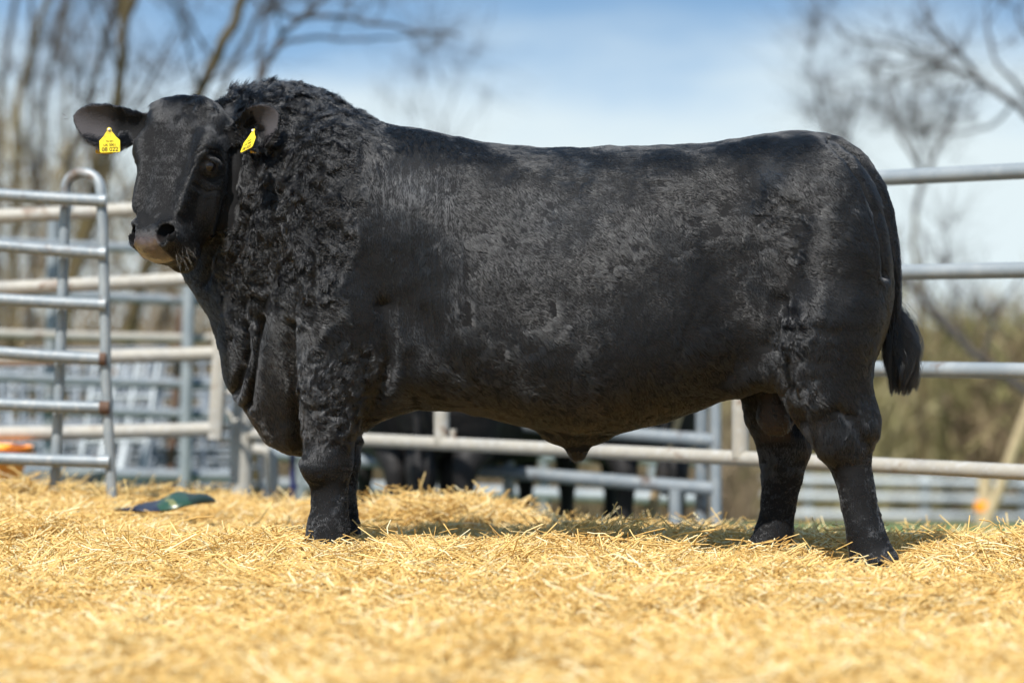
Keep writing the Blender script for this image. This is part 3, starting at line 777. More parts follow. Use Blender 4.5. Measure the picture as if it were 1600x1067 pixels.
def smooth_mesh(V, Q, it, w=.5):
    for _ in range(it):
        acc = np.zeros_like(V); n = np.zeros(len(V))
        for a in range(4):
            b = (a + 1) % 4
            np.add.at(acc, Q[:, a], V[Q[:, b]]); np.add.at(n, Q[:, a], 1)
            np.add.at(acc, Q[:, b], V[Q[:, a]]); np.add.at(n, Q[:, b], 1)
        V = V + w * (acc / n[:, None] - V)
    return V
def normals(V, Q):
    N = np.cross(V[Q[:, 2]] - V[Q[:, 0]], V[Q[:, 3]] - V[Q[:, 1]])
    out_ = np.zeros_like(V)
    for a in range(4): np.add.at(out_, Q[:, a], N)
    return out_ / (np.linalg.norm(out_, axis=1)[:, None] + 1e-12)

D0, YAW = 8.8, -0.15
def bx_(px): return (px - 800.0) * D0 / (FPX - YAW * (px - 800.0))
def byc(x): return D0 + YAW * x
def B(px, py, off=0.0):
    """point of the bull at a measured column/row, off metres nearer (-) or farther (+) than its middle plane"""
    x = bx_(px); d = byc(x)
    k = (d + off)
    return np.array([(px - 800.0) / FPX * k, k, CAMZ - (py - HORIZON) / FPX * k])
def pz(px, py):
    return CAMZ - (np.asarray(py, float) - HORIZON) / FPX * byc(bx_(np.asarray(px, float)))
def pchip(x, xp, fp):
    """smooth monotone interpolation of measured stations"""
    xp = np.asarray(xp, float); fp = np.asarray(fp, float); h = np.diff(xp); dl = np.diff(fp) / h
    m = np.zeros_like(fp); m[0], m[-1] = dl[0], dl[-1]
    for i in range(1, len(xp) - 1):
        if dl[i - 1] * dl[i] > 0: m[i] = 3 * (h[i - 1] + h[i]) / ((2 * h[i] + h[i - 1]) / dl[i - 1] + (h[i] + 2 * h[i - 1]) / dl[i])
    x = np.clip(x, xp[0], xp[-1]); i = np.clip(np.searchsorted(xp, x) - 1, 0, len(h) - 1)
    t = (x - xp[i]) / h[i]
    return ((1 + 2 * t) * (1 - t) ** 2 * fp[i] + t * (1 - t) ** 2 * h[i] * m[i] + t * t * (3 - 2 * t) * fp[i + 1] + t * t * (t - 1) * h[i] * m[i + 1])

# head frame
PSI, TH = R(58), R(21)
fh = np.array([-math.cos(PSI), -math.sin(PSI), 0])
hu = fh * math.sin(TH) + np.array([0, 0, -math.cos(TH)])      # poll -> muzzle
hn = fh * math.cos(TH) + np.array([0, 0, math.sin(TH)])       # out of the face
hv = np.cross(hu, hn); hv = hv if hv[0] > 0 else -hv          # across the face, towards the near eye
H0 = U(287, 149, 8.73)
def HP(u, v, n): return H0 + hu * u + hv * v + hn * n
HM = np.stack([hu, hv, hn])

def build_bull_field():
    xs = np.concatenate([np.arange(-1.68, -.84, .0048), np.arange(-.84, 1.62, .0095)])
    ys = np.concatenate([np.arange(8.0, 8.22, .009), np.arange(8.22, 8.86, .0062), np.arange(8.86, 9.7, .0115)])
    zs = np.concatenate([np.arange(-.16, .95, .0095), np.arange(.95, 1.78, .0056)])
    f = Field(xs, ys, zs)
    # --- trunk and neck: sections measured along the body
    px = [283, 300, 320, 345, 370, 400, 440, 480, 520, 550, 580, 620, 660, 700, 750, 800, 850, 900, 950, 1000, 1050, 1100, 1150, 1200, 1245, 1280, 1310, 1335, 1358, 1374, 1386, 1391]
    tp = [235, 198, 176, 160, 150, 147, 144, 151, 163, 177, 190, 199, 204, 213, 223, 229, 233, 233, 231, 230, 229, 226, 219, 211, 207, 213, 234, 265, 308, 350, 400, 440]
    bt = [400, 430, 462, 515, 570, 615, 660, 690, 694, 684, 666, 649, 641, 641, 650, 662, 673, 681, 678, 669, 656, 638, 616, 600, 600, 606, 606, 600, 575, 545, 505, 460]
    hw = [.06, .12, .155, .185, .215, .245, .285, .325, .355, .37, .378, .375, .375, .38, .388, .395, .40, .40, .395, .385, .37, .355, .345, .345, .345, .335, .315, .285, .24, .19, .12, .05]
    cz = [.5, .5, .5, .48, .46, .44, .42, .42, .43, .44, .45, .47, .5, .53, .55, .56, .57, .57, .56, .55, .53, .5, .48, .46, .45, .45, .45, .46, .47, .48, .49, .5]
    ex = [2, 2, 2, 2, 2, 2, 2, 2.05, 2.1, 2.15, 2.2, 2.3, 2.4, 2.45, 2.45, 2.45, 2.4, 2.4, 2.4, 2.4, 2.45, 2.5, 2.5, 2.5, 2.5, 2.45, 2.4, 2.3, 2.2, 2.1, 2, 2]
    X0 = bx_(np.array(px, float)); T = pz(px, tp); Bo = pz(px, bt)
    X = f.xs.astype(float)
    t = pchip(X, X0, T); b = pchip(X, X0, Bo); w = pchip(X, X0, hw); e = pchip(X, X0, ex); cf = pchip(X, X0, cz)
    ins = (X > X0[0]) & (X < X0[-1])
    i0, i1 = np.argmax(ins), len(X) - np.argmax(ins[::-1])
    sl = (slice(i0, i1), slice(None), slice(None))
    t, b, w, e, cf, XX = [a[i0:i1][:, None, None].astype(np.float32) for a in (t, b, w, e, cf, X)]
    zc = t - (t - b) * cf
    dz = f.zs[None, None, :] - zc; dy = f.ys[None, :, None] - (D0 + YAW * XX)
    hh = np.where(dz > 0, t - zc, zc - b)
    q = ((np.abs(dy) / w) ** e + (np.abs(dz) / hh) ** e) ** (1 / e)
    g = np.minimum(w, hh)
    f.F[sl] = np.minimum(f.F[sl], ((q - 1) * g).astype(np.float32))
    # --- dewlap and brisket: thin keel, sections measured by height
    rows = [380, 420, 450, 490, 530, 560, 585, 612, 640, 664, 686, 700, 709, 713]
    fr = [300, 292, 302, 327, 342, 345, 348, 358, 381, 396, 411, 430, 452, 480]
    bk = [420, 430, 440, 460, 480, 500, 510, 520, 526, 528, 526, 520, 512, 490]
    wd = [.10, .115, .13, .145, .15, .145, .135, .125, .115, .105, .09, .07, .05, .02]
    zr = pz(np.full(len(rows), 400.), rows)[::-1]
    fz = bx_(np.array(fr, float))[::-1]; bz = bx_(np.array(bk, float))[::-1]; wz = np.array(wd)[::-1]
    sl, Xb, Yb, Zb = f.box((-1.25, 8.6, zr[0]), (-.5, 9.3, zr[-1]))
    z1 = f.zs[sl[2]].astype(float)
    a0 = pchip(z1, zr, fz); a1 = pchip(z1, zr, bz); w1 = pchip(z1, zr, wz)
    a0, a1, w1 = [a[None, None, :].astype(np.float32) for a in (a0, a1, w1)]
    xm = (a0 + a1) / 2; ra = (a1 - a0) / 2
    q = ((np.abs(Xb - xm) / ra) ** 2.2 + (np.abs(Yb - (D0 + YAW * Xb)) / w1) ** 2) ** .5
    f.join(sl, ((q - 1) * np.minimum(ra, w1)).astype(np.float32), .07)
    # --- muscle: shoulder, neck, ribs, hip, thigh
    f.ell(B(520, 330, -.24), (.17, .15, .30), .12)
    f.ell(B(520, 330, .24), (.17, .15, .30), .12)
    f.ell(B(450, 192, 0), (.19, .16, .105), .08)
    f.ell(B(515, 470, -.25), (.165, .135, .20), .10)
    f.ell(B(515, 470, .25), (.165, .135, .20), .10)
    f.ell(B(420, 300, -.13), (.14, .13, .30), .10)
    for s_ in (-1, 1):
        f.ell(B(1285, 400, .19 * s_), (.225, .17, .36), .10)
        f.ell(B(1275, 520, .20 * s_), (.17, .15, .22), .09)
        f.ell(B(1335, 320, .10 * s_), (.06, .07, .09), .07)
    # hollows: behind the shoulder, flank before the thigh
    f.ell(B(622, 520, -.46), (.075, .09, .26), .16, 's')
    f.ell(B(622, 520, .46), (.075, .09, .26), .16, 's')
    f.ell(B(1165, 430, -.455), (.07, .09, .2), .16, 's')
    f.ell(B(1165, 430, .455), (.07, .09, .2), .16, 's')
    f.ell(B(1105, 300, -.45), (.12, .09, .07), .14, 's')
    f.ell(B(800, 320, -.485), (.2, .09, .16), .12, 's')
    # flank fold from thigh to belly
    f.cone(B(1225, 560, -.20), B(1150, 596, -.17), .075, .045, .08)
    f.cone(B(1225, 560, .20), B(1150, 596, .17), .075, .045, .08)
    # --- forelegs
    def P3(l, off): return [B(x, y, off) for x, y, *_ in l]
    fl = [(530, 470, .155), (522, 540, .150), (518, 600, .132), (515, 650, .108), (513, 690, .092), (513, 722, .091), (514, 748, .074), (515, 775, .066), (515, 800, .067), (513, 822, .078), (512, 850, .084)]
    f.chain(P3(fl, -.22), [a[2] for a in fl], .035, 1.0, .92)
    f.ell(B(495, 728, -.27), (.055, .05, .06), .04)
    ff = [(540, 470, .145), (532, 560, .13), (527, 640, .10), (527, 700, .088), (529, 722, .085), (531, 750, .068), (532, 780, .062), (533, 805, .064), (533, 825, .074), (532, 846, .078)]
    f.chain(P3(ff, .21), [a[2] for a in ff], .035, 1.0, .92)
    # --- hind legs
    nl = [(1288, 500, .20), (1285, 560, .175), (1290, 610, .150), (1302, 645, .128), (1314, 672, .108), (1323, 700, .089), (1330, 730, .072), (1338, 765, .065), (1345, 800, .063), (1352, 830, .067), (1358, 852, .072), (1362, 872, .076)]
    f.chain(P3(nl, -.22), [a[2] for a in nl], .035, 1.0, .88)
    f.cone(B(1330, 590, -.22), B(1349, 662, -.22), .04, .036, .08)           # hock point
    f.ell(B(1346, 664, -.22), (.036, .05, .055), .06)
    f.ell(B(1300, 690, -.27), (.06, .045, .065), .05)
    f.ell(B(1378, 872, -.23), (.055, .07, .038), .03)                        # toe
    fr_ = [(1250, 520, .19), (1222, 590, .155), (1215, 640, .125), (1222, 680, .104), (1224, 705, .094), (1223, 735, .080), (1220, 765, .070), (1215, 800, .065), (1210, 828, .069), (1204, 850, .075), (1202, 866, .078)]
    f.chain(P3(fr_, .20), [a[2] for a in fr_], .035, 1.0, .88)
    f.ell(B(1246, 690, .20), (.045, .05, .06), .04)
    # --- sheath, scrotum
    f.ell(B(900, 676, 0), (.12, .075, .05), .06)
    f.cone(B(900, 680, 0), B(902, 698, 0), .046, .036, .03)
    f.cone(B(1210, 590, -.02), B(1213, 648, -.02), .055, .066, .03)
    f.ell(B(902, 702, 0), (.041, .035, .027), .010)
    f.ell(B(1213, 646, -.02), (.062, .066, .08), .02)
    # --- tail
    tl = [(1235, 238, .030), (1288, 228, .038), (1328, 245, .040), (1358, 280, .038), (1379, 325, .034), (1390, 375, .030), (1396, 425, .027), (1397, 470, .024), (1396, 505, .022), (1397, 545, .02), (1402, 585, .012)]
    f.chain([B(x, y, -.045 + .025 * max(0, (y - 400) / 200)) for x, y, _ in tl], [r for *_, r in tl], .022)
    # --- head, section by section along the face
    us = [-.022, -.010, .01, .045, .09, .16, .235, .305, .375, .44, .495, .54, .575, .60, .615]
    wv = [.05, .105, .135, .158, .170, .176, .172, .153, .130, .117, .111, .107, .094, .070, .03]
    nf = [-.055, -.022, .0, .014, .022, .024, .018, .010, .004, .001, .003, .004, -.004, -.022, -.05]
    nb = [-.085, -.135, -.175, -.215, -.25, -.28, -.30, -.295, -.285, -.27, -.25, -.225, -.19, -.155, -.11]
    en = [2.2, 2.3, 2.4, 2.5, 2.5, 2.5, 2.5, 2.4, 2.3, 2.25, 2.25, 2.2, 2.1, 2, 2]
    sl, Xh, Yh, Zh = f.box(HP(.27, 0, -.13) - .46, HP(.27, 0, -.13) + .46)
    x, y, z = Xh - H0[0], Yh - H0[1], Zh - H0[2]
    u, v, n = [(HM[i, 0] * x + HM[i, 1] * y + HM[i, 2] * z).astype(np.float32) for i in range(3)]
    tb = np.linspace(us[0], us[-1], 400)
    def L(a): return np.interp(u, tb, pchip(tb, us, a)).astype(np.float32)
    v = v + .034 * np.clip(1 - u / .22, 0, 1.1)
    W_, NF, NB, E = L(wv), L(nf), L(nb), L(en)
    nc = (NF * .55 + NB * .45); dn = n - nc
    # the face narrows towards the jaw
    Wn = W_ * np.where(dn < 0, 1 - .22 * np.clip(-dn / (nc - NB), 0, 1) ** 2, 1)
    hn_ = np.where(dn > 0, NF - nc, nc - NB)
    q = ((np.abs(v) / Wn) ** E + (np.abs(dn) / hn_) ** E) ** (1 / E)
    fd = (q - 1) * np.minimum(W_, hn_) * .9
    fd = np.maximum(fd, np.maximum(us[0] - u, u - us[-1]))
    f.join(sl, fd.astype(np.float32), .045)
    hm = HM
    f.ell(HP(.545, .0, -.205), (.060, .058, .060), .04, M=hm)                   # chin
    f.ell(HP(.30, .10, -.20), (.15, .055, .10), .06, M=hm); f.ell(HP(.30, -.10, -.20), (.15, .055, .10), .06, M=hm)   # cheeks
    f.ell(HP(.550, 0, -.026), (.05, .056, .034), .03, M=hm)                     # muzzle pad
    for s_ in (-1, 1):
        f.ell(HP(.20, .140 * s_, -.015), (.055, .036, .034), .05, M=hm)         # brow
        f.ell(HP(.262, .172 * s_, -.052), (.042, .020, .040), .04, 's', M=hm)   # socket
        f.ell(HP(.258, .143 * s_, -.060), (.031, .033, .033), .022, M=hm)       # lids
        f.ell(HP(.240, .166 * s_, -.052), (.009, .014, .034), .020, M=hm)       # upper lid fold
        f.ell(HP(.262, .182 * s_, -.053), (.0095, .022, .019), .005, 's', M=hm)  # opening
        f.ell(HP(.345, .100 * s_, -.01), (.10, .022, .03), .05, M=hm)            # facial crest
        f.ell(HP(.33, .07 * s_, .035), (.13, .035, .020), .05, 's', M=hm)
        f.ell(HP(.528, .066 * s_, -.022), (.052, .035, .042), .03, M=hm)        # nostril wing
        f.ell(HP(.538, .066 * s_, -.006), (.036, .019, .034), .010, 's', M=hm)  # nostril
        f.ell(HP(.524, .076 * s_, -.022), (.026, .020, .042), .012, 's', M=hm)
        f.cone(HP(.622, .0, -.120), HP(.602, .06 * s_, -.135), .006, .007, .012, op='s')   # mouth line
        f.cone(HP(.602, .06 * s_, -.135), HP(.535, .110 * s_, -.165), .007, .006, .012, op='s')
    for s_ in (-1, 1): f.ell(HP(.516, .078 * s_, -.050), (.020, .016, .034), .008, 's', M=hm)
    f.ell(HP(.13, 0, .046), (.10, .05, .02), .06, 's', M=hm)
    # --- ears: cupped leaves
    for (p0, p1, dwn, front) in EARS: ear_field(f, p0, p1, dwn, front)
    return f

def ear_axes(p0, p1, dwn, front):
    e = (p1 - p0); L = np.linalg.norm(e); e = e / L
    s_ = dwn - e * (dwn @ e); s_ /= np.linalg.norm(s_)
    m = np.cross(e, s_); m = m if m @ front > 0 else -m
    return L, e, s_, m
def ear_field(f, p0, p1, dwn, front, W0=.078):
    L, e, s_, m = ear_axes(p0, p1, dwn, front)
    c = (p0 + p1) / 2
    sl, X, Y, Z = f.box(c - L * .85, c + L * .85)
    x, y, z = X - p0[0], Y - p0[1], Z - p0[2]
    a = (e[0] * x + e[1] * y + e[2] * z) / L; b = s_[0] * x + s_[1] * y + s_[2] * z; n = m[0] * x + m[1] * y + m[2] * z
    ac = np.clip(a, -.2, 1)
    w = W0 * np.interp(ac, [-.2, 0, .15, .35, .55, .75, .88, .96, 1.0], [.40, .45, .66, .92, 1.0, .86, .62, .36, .12])
    cen = .022 * np.sin(np.clip(ac, 0, 1) * np.pi)
    b2 = b - cen
    cup = .045 * (b2 / W0) ** 2 - .016 * (1 - ac) ** 2
    th = .0085 + .035 * np.clip(.22 - ac, 0, 1) ** 1.1
    dn = np.abs(n - cup) - th
    dw = np.abs(b2) - w
    d = np.maximum(np.maximum(dn, dw), np.maximum(a - 1, -.2 - a) * L)
    d = np.where((dn > 0) & (dw > 0), np.sqrt(np.maximum(dn, 0) ** 2 + np.maximum(dw, 0) ** 2), d)
    f.join(sl, d.astype(np.float32) - .002, .014)
EARS = [
    (B(372, 208, -.27), U(437, 178, 8.60), np.array([.15, 0, -1.0]), np.array([-.25, -1, .05])),
    (U(236, 197, 8.84), U(117, 184, 8.86), np.array([.10, 0, -1.0]), np.array([-.30, -1, .05])),
]
bull_f = build_bull_field()
BV, BQ = bull_f.mesh()
BV = smooth_mesh(BV, BQ, 2, .5)
# ------------------------------------------------------------------ black cattle in the pen behind
def cow_mesh():
    f = Field(np.arange(-.5, .5, .02), np.arange(-1.15, 1.75, .022), np.arange(-.03, 1.6, .02))
    f.ell((0, 0, .86), (.31, .86, .36), .1)
    f.ell((0, -.55, .90), (.29, .34, .34), .12); f.ell((0, .60, .92), (.25, .32, .34), .12)
    f.ell((0, .1, .72), (.30, .62, .26), .12)
    f.chain([(0, .75, .98), (0, 1.05, 1.10), (0, 1.25, 1.18)], [.22, .17, .13], .08)
    f.chain([(0, 1.22, 1.22), (0, 1.42, 1.08), (0, 1.58, .93)], [.13, .105, .075], .04)
    for s_ in (-1, 1):
        f.chain([(.17 * s_, -.68, .85), (.17 * s_, -.62, .62), (.16 * s_, -.74, .46), (.16 * s_, -.74, .22), (.16 * s_, -.71, .08), (.16 * s_, -.69, .0)], [.19, .13, .078, .052, .055, .065], .04)
        f.chain([(.16 * s_, .62, .80), (.15 * s_, .63, .52), (.15 * s_, .62, .40), (.15 * s_, .62, .2), (.15 * s_, .63, .08), (.15 * s_, .64, .0)], [.15, .088, .070, .048, .052, .062], .04)
        f.chain([(.10 * s_, 1.22, 1.25), (.20 * s_, 1.20, 1.26), (.27 * s_, 1.19, 1.22)], [.03, .045, .015], .02)
    f.chain([(0, -.93, 1.12), (0, -1.0, 1.0), (0, -1.02, .75), (0, -1.01, .55)], [.04, .035, .025, .022], .02)
    f.ell((0, -1.01, .45), (.05, .045, .13), .02)
    V, Q = f.mesh(); V = smooth_mesh(V, Q, 2)
    return mesh_np('black_cow', V, Q)
M_COW = mat('black_cow_coat', (.010, .009, .009), .6, 0, .25, [(7, 5, .5, .75, (.022, .018, .015))], (40, .5, .01))
cme = cow_mesh(); cme.materials.append(M_COW); cme.polygons.foreach_set('use_smooth', [True] * len(cme.polygons))
for px_, d_, rz, lab in ((628, 14.9, 12, 'black cow behind the rails just right of the bull\'s front legs'), (782, 14.6, -28, 'black cow standing behind the rails under the middle of the bull\'s belly'), (962, 14.8, 14, 'black cow behind the rails nearest the bull\'s hind legs')):
    o = bpy.data.objects.new('black_cow', cme); C.objects.link(o)
    p = U(px_, 506, d_); o.location = (p[0], d_, float(yard_h(p[0], d_)) - .02); o.rotation_euler = (0, 0, R(rz)); s_ = .98; o.scale = (s_, s_, s_)
    tag(o, lab, 'cow', 'black cattle waiting in the pen behind')
# sculpting on the surface: creases and folds measured as lines, then skin relief
def proj(P):
    return 800 + P[:, 0] / P[:, 1] * FPX, HORIZON - (P[:, 2] - CAMZ) / P[:, 1] * FPX
def line_dist(px, py, L):
    d = np.full(len(px), 1e9)
    for (x0, y0), (x1, y1) in zip(L[:-1], L[1:]):
        ex, ey = x1 - x0, y1 - y0
        t = np.clip(((px - x0) * ex + (py - y0) * ey) / (ex * ex + ey * ey), 0, 1)
        d = np.minimum(d, np.hypot(px - x0 - t * ex, py - y0 - t * ey))
    return d
BN = normals(BV, BQ)
px, py = proj(BV)
near = sstep(.15, -.25, BN[:, 1])
dsp = np.zeros(len(BV))
for L, w, dep in (
    ([(406, 205), (398, 290), (380, 360), (352, 440)], 7, .020), ([(368, 225), (362, 300), (338, 385), (318, 440)], 7, .016),
    ([(452, 270), (440, 380), (412, 470), (395, 520)], 12, .016), ([(482, 300), (470, 420), (448, 500)], 14, .012),
    ([(378, 470), (386, 545), (372, 610)], 7, .030), ([(360, 530), (372, 575), (362, 612)], 5, .018), ([(406, 500), (396, 560), (388, 630)], 6, .022),
    ([(450, 510), (455, 580), (463, 660), (468, 706)], 9, .030),
    ([(600, 480), (608, 560), (590, 610), (572, 660)], 12, .020), ([(560, 420), (600, 470), (640, 500)], 30, .012),
    ([(1215, 470), (1205, 540), (1228, 600), (1250, 660)], 13, .026), ([(1240, 330), (1235, 400), (1228, 470)], 24, .020), ([(292, 266), (299, 243), (318, 229), (340, 232)], 2.6, .003), ([(316, 274), (331, 280), (346, 273)], 2.4, .002), ([(304, 285), (322, 300), (340, 296)], 3.5, .003), ([(300, 205), (296, 240), (286, 275)], 7, .006),
    ([(1310, 640), (1335, 652), (1350, 690)], 8, .008),
    ([(1290, 218), (1322, 245), (1348, 283), (1368, 330), (1380, 380), (1384, 430)], 5, .018),
    ([(640, 560), (636, 610), (650, 640)], 12, .008), ([(700, 300), (820, 330), (960, 300)], 40, .008),
    ([(1140, 300), (1100, 380), (1120, 480), (1165, 560)], 40, .014),
):
    dsp -= dep * np.exp(-(line_dist(px, py, L) / w) ** 2)
for L, w, dep in (
    ([(392, 510), (392, 560), (382, 615)], 6, .014), ([(367, 530), (380, 590), (376, 625)], 5, .010), ([(420, 250), (415, 340), (385, 440)], 12, .010),
    ([(386, 240), (376, 330), (348, 410)], 10, .010), ([(340, 180), (346, 230), (340, 300), (330, 370)], 7, .005),
    ([(1190, 250), (1215, 275)], 30, .012), ([(500, 520), (480, 560), (478, 620)], 18, .012), ([(1270, 470), (1275, 560), (1290, 620)], 26, .012),
):
    dsp += dep * np.exp(-(line_dist(px, py, L) / w) ** 2)
BV = BV + BN * (dsp * near)[:, None]
# local coordinates of the head
HL = (BV - H0) @ HM.T
onhead = (HL[:, 0] > -.06) & (HL[:, 0] < .70) & (np.abs(HL[:, 1]) < .20) & (HL[:, 2] > -.24) & (HL[:, 2] < .08)
def box_(x0, x1, y0, y1, s=18):
    return sstep(x0 - s, x0 + s, px) * sstep(x1 + s, x1 - s, px) * sstep(y0 - s, y0 + s, py) * sstep(y1 + s, y1 - s, py)
headm = onhead * 1.0
pad = onhead * sstep(.538, .570, HL[:, 0] + .12 * np.maximum(0, .05 - np.abs(HL[:, 1]))) * sstep(.058, .044, np.abs(HL[:, 1]) - .35 * np.maximum(0, HL[:, 0] - .56)) * sstep(-.112, -.092, HL[:, 2])
earm = np.zeros(len(BV)); eari = np.zeros(len(BV)); earf = np.zeros(len(BV))
for (p0, p1, dwn, front) in EARS:
    L_, e_, s_, m_ = ear_axes(p0, p1, dwn, front)
    q = BV - p0; a_ = q @ e_ / L_; b_ = q @ s_; n_ = q @ m_
    ac_ = np.clip(a_, 0, 1); b2_ = b_ - .022 * np.sin(ac_ * np.pi); cup_ = .045 * (b2_ / .078) ** 2 - .016 * (1 - ac_) ** 2
    w_ = (a_ > .02) & (a_ < 1.06) & (np.abs(b2_) < .092) & (np.abs(n_ - cup_) < .022 + .03 * np.clip(.25 - ac_, 0, 1))
    earm = np.maximum(earm, w_ * sstep(-.02, .15, a_))
    eari = np.maximum(eari, w_ * sstep(.0, .5, BN @ m_) * sstep(.38, .60, a_))
    earf = np.maximum(earf, w_ * sstep(.035, .075, np.abs(b_)))
scro = box_(1186, 1238, 612, 690, 6) * sstep(8.35, 8.5, BV[:, 1]) * (BV[:, 1] < 8.95)
nzb = fbm(BV, 6, 66, 2)
curl_neck = sstep(318, 352, px) * sstep(590, 505, px + .22 * (py - 300) + 38 * nzb) * sstep(98, 142, py) * sstep(540, 430, py + 60 * nzb) * (1 - headm) * (1 - earm)
leg_curl = box_(470, 600, 545, 690, 24); thigh_curl = box_(1205, 1300, 500, 625, 26)
lowleg = sstep(700, 740, py)
# small-scale relief of the skin under the coat
rel = .004 * fbm(BV, 14, 60, 2) * (1 - headm) + .003 * fbm(BV, 38, 61, 2) * np.maximum(np.maximum(curl_neck, leg_curl), thigh_curl)
rel += .0035 * np.maximum(0, fbm(BV * [1, 1, 1], 55, 62, 2)) * lowleg + .0008 * fbm(BV, 25, 63, 2) * headm * (1 - pad) + .0012 * pad * fbm(BV, 120, 64, 2)
rel += .0022 * scro * np.sin(BV[:, 2] * 420 + 3 * fbm(BV, 30, 65, 2))
BV = BV + BN * rel[:, None]
BN = normals(BV, BQ)

def hide_mat():
    m = bpy.data.materials.new('bull_hide'); m.use_nodes = True; t = m.node_tree; b = t.nodes['Principled BSDF']
    def attr(n):
        a = t.nodes.new('ShaderNodeAttribute'); a.attribute_name = n; return a.outputs['Fac']
    def mixc(f, A, Bc):
        x = t.nodes.new('ShaderNodeMix'); x.data_type = 'RGBA'; t.links.new(f, x.inputs['Factor'])
        if isinstance(A, tuple): x.inputs['A'].default_value = (*A, 1)
        else: t.links.new(A, x.inputs['A'])
        x.inputs['B'].default_value = (*Bc, 1); return x.outputs['Result']
    tc_ = t.nodes.new('ShaderNodeTexCoord'); n = t.nodes.new('ShaderNodeTexNoise'); n.inputs['Scale'].default_value = 26; n.inputs['Detail'].default_value = 6
    t.links.new(tc_.outputs['Object'], n.inputs['Vector'])
    c = mixc(n.outputs[0], (.004, .004, .0045), (.008, .0078, .008))
    c = mixc(attr('dust_sheen'), c, (.018, .0195, .022))
    c = mixc(attr('lid'), c, (.018, .017, .017))
    c = mixc(attr('ear'), c, (.045, .041, .043))
    c = mixc(attr('scrotum'), c, (.035, .027, .023))
    n2 = t.nodes.new('ShaderNodeTexNoise'); n2.inputs['Scale'].default_value = 34; n2.inputs['Detail'].default_value = 4
    t.links.new(tc_.outputs['Object'], n2.inputs['Vector'])
    pm = t.nodes.new('ShaderNodeMix'); pm.data_type = 'RGBA'; pm.inputs['A'].default_value = (.020, .017, .016, 1); pm.inputs['B'].default_value = (.095, .064, .053, 1)
    t.links.new(n2.outputs[0], pm.inputs['Factor'])
    x = t.nodes.new('ShaderNodeMix'); x.data_type = 'RGBA'; t.links.new(attr('muzzle'), x.inputs['Factor']); t.links.new(c, x.inputs['A']); t.links.new(pm.outputs['Result'], x.inputs['B'])
    t.links.new(x.outputs['Result'], b.inputs['Base Color'])
    r = t.nodes.new('ShaderNodeMapRange'); r.inputs['To Min'].default_value = .75; r.inputs['To Max'].default_value = .25; t.links.new(attr('muzzle'), r.inputs['Value']); t.links.new(r.outputs[0], b.inputs['Roughness'])
    sp = t.nodes.new('ShaderNodeMapRange'); sp.inputs['To Min'].default_value = .12; sp.inputs['To Max'].default_value = .6; t.links.new(attr('muzzle'), sp.inputs['Value']); t.links.new(sp.outputs[0], b.inputs['Specular IOR Level'])
    v = t.nodes.new('ShaderNodeTexVoronoi'); v.inputs['Scale'].default_value = 150; t.links.new(tc_.outputs['Object'], v.inputs['Vector'])
    u = t.nodes.new('ShaderNodeBump'); u.inputs['Strength'].default_value = .35; u.inputs['Distance'].default_value = .002
    t.links.new(v.outputs['Distance'], u.inputs['Height']); t.links.new(u.outputs[0], b.inputs['Normal'])
    return m
def dust_sheen_at(P, px, py, hd, cv):  # grey coat dust, plus the upper flank's sheen painted into the colour
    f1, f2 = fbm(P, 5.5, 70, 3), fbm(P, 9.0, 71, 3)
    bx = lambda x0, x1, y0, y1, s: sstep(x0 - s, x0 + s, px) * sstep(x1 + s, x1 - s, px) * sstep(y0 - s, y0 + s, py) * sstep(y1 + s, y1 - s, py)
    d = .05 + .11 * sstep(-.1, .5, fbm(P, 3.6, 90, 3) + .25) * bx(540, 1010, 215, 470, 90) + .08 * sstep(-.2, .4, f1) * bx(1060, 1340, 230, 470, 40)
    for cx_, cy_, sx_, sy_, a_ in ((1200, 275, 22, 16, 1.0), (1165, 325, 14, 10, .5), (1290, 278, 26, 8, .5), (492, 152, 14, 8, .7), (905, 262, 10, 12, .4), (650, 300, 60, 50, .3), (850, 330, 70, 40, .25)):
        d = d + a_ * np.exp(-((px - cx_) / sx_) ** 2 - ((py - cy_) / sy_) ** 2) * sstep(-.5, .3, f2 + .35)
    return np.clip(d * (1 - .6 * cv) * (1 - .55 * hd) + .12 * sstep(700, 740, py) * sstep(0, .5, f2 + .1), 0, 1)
lid = np.zeros(len(BV))
for s_ in (-1, 1):
    q = (BV - HP(.261, .165 * s_, -.055)) @ HM.T
    rr = np.sqrt((q[:, 0] / .70) ** 2 + q[:, 1] ** 2 * .5 + q[:, 2] ** 2)
    lid = np.maximum(lid, sstep(.032, .022, rr))
bm = mesh_np('bull', BV, BQ)
for nme, val in (('muzzle', pad), ('ear', eari), ('scrotum', scro), ('dust_sheen', dust_sheen_at(BV, px, py, headm, curl_neck)), ('lid', lid)):
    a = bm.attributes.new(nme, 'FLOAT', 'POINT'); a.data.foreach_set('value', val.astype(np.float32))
bull = link('bull', bm, hide_mat())
tag(bull, 'big black bull standing side on in the straw with its head turned to the camera', 'bull')

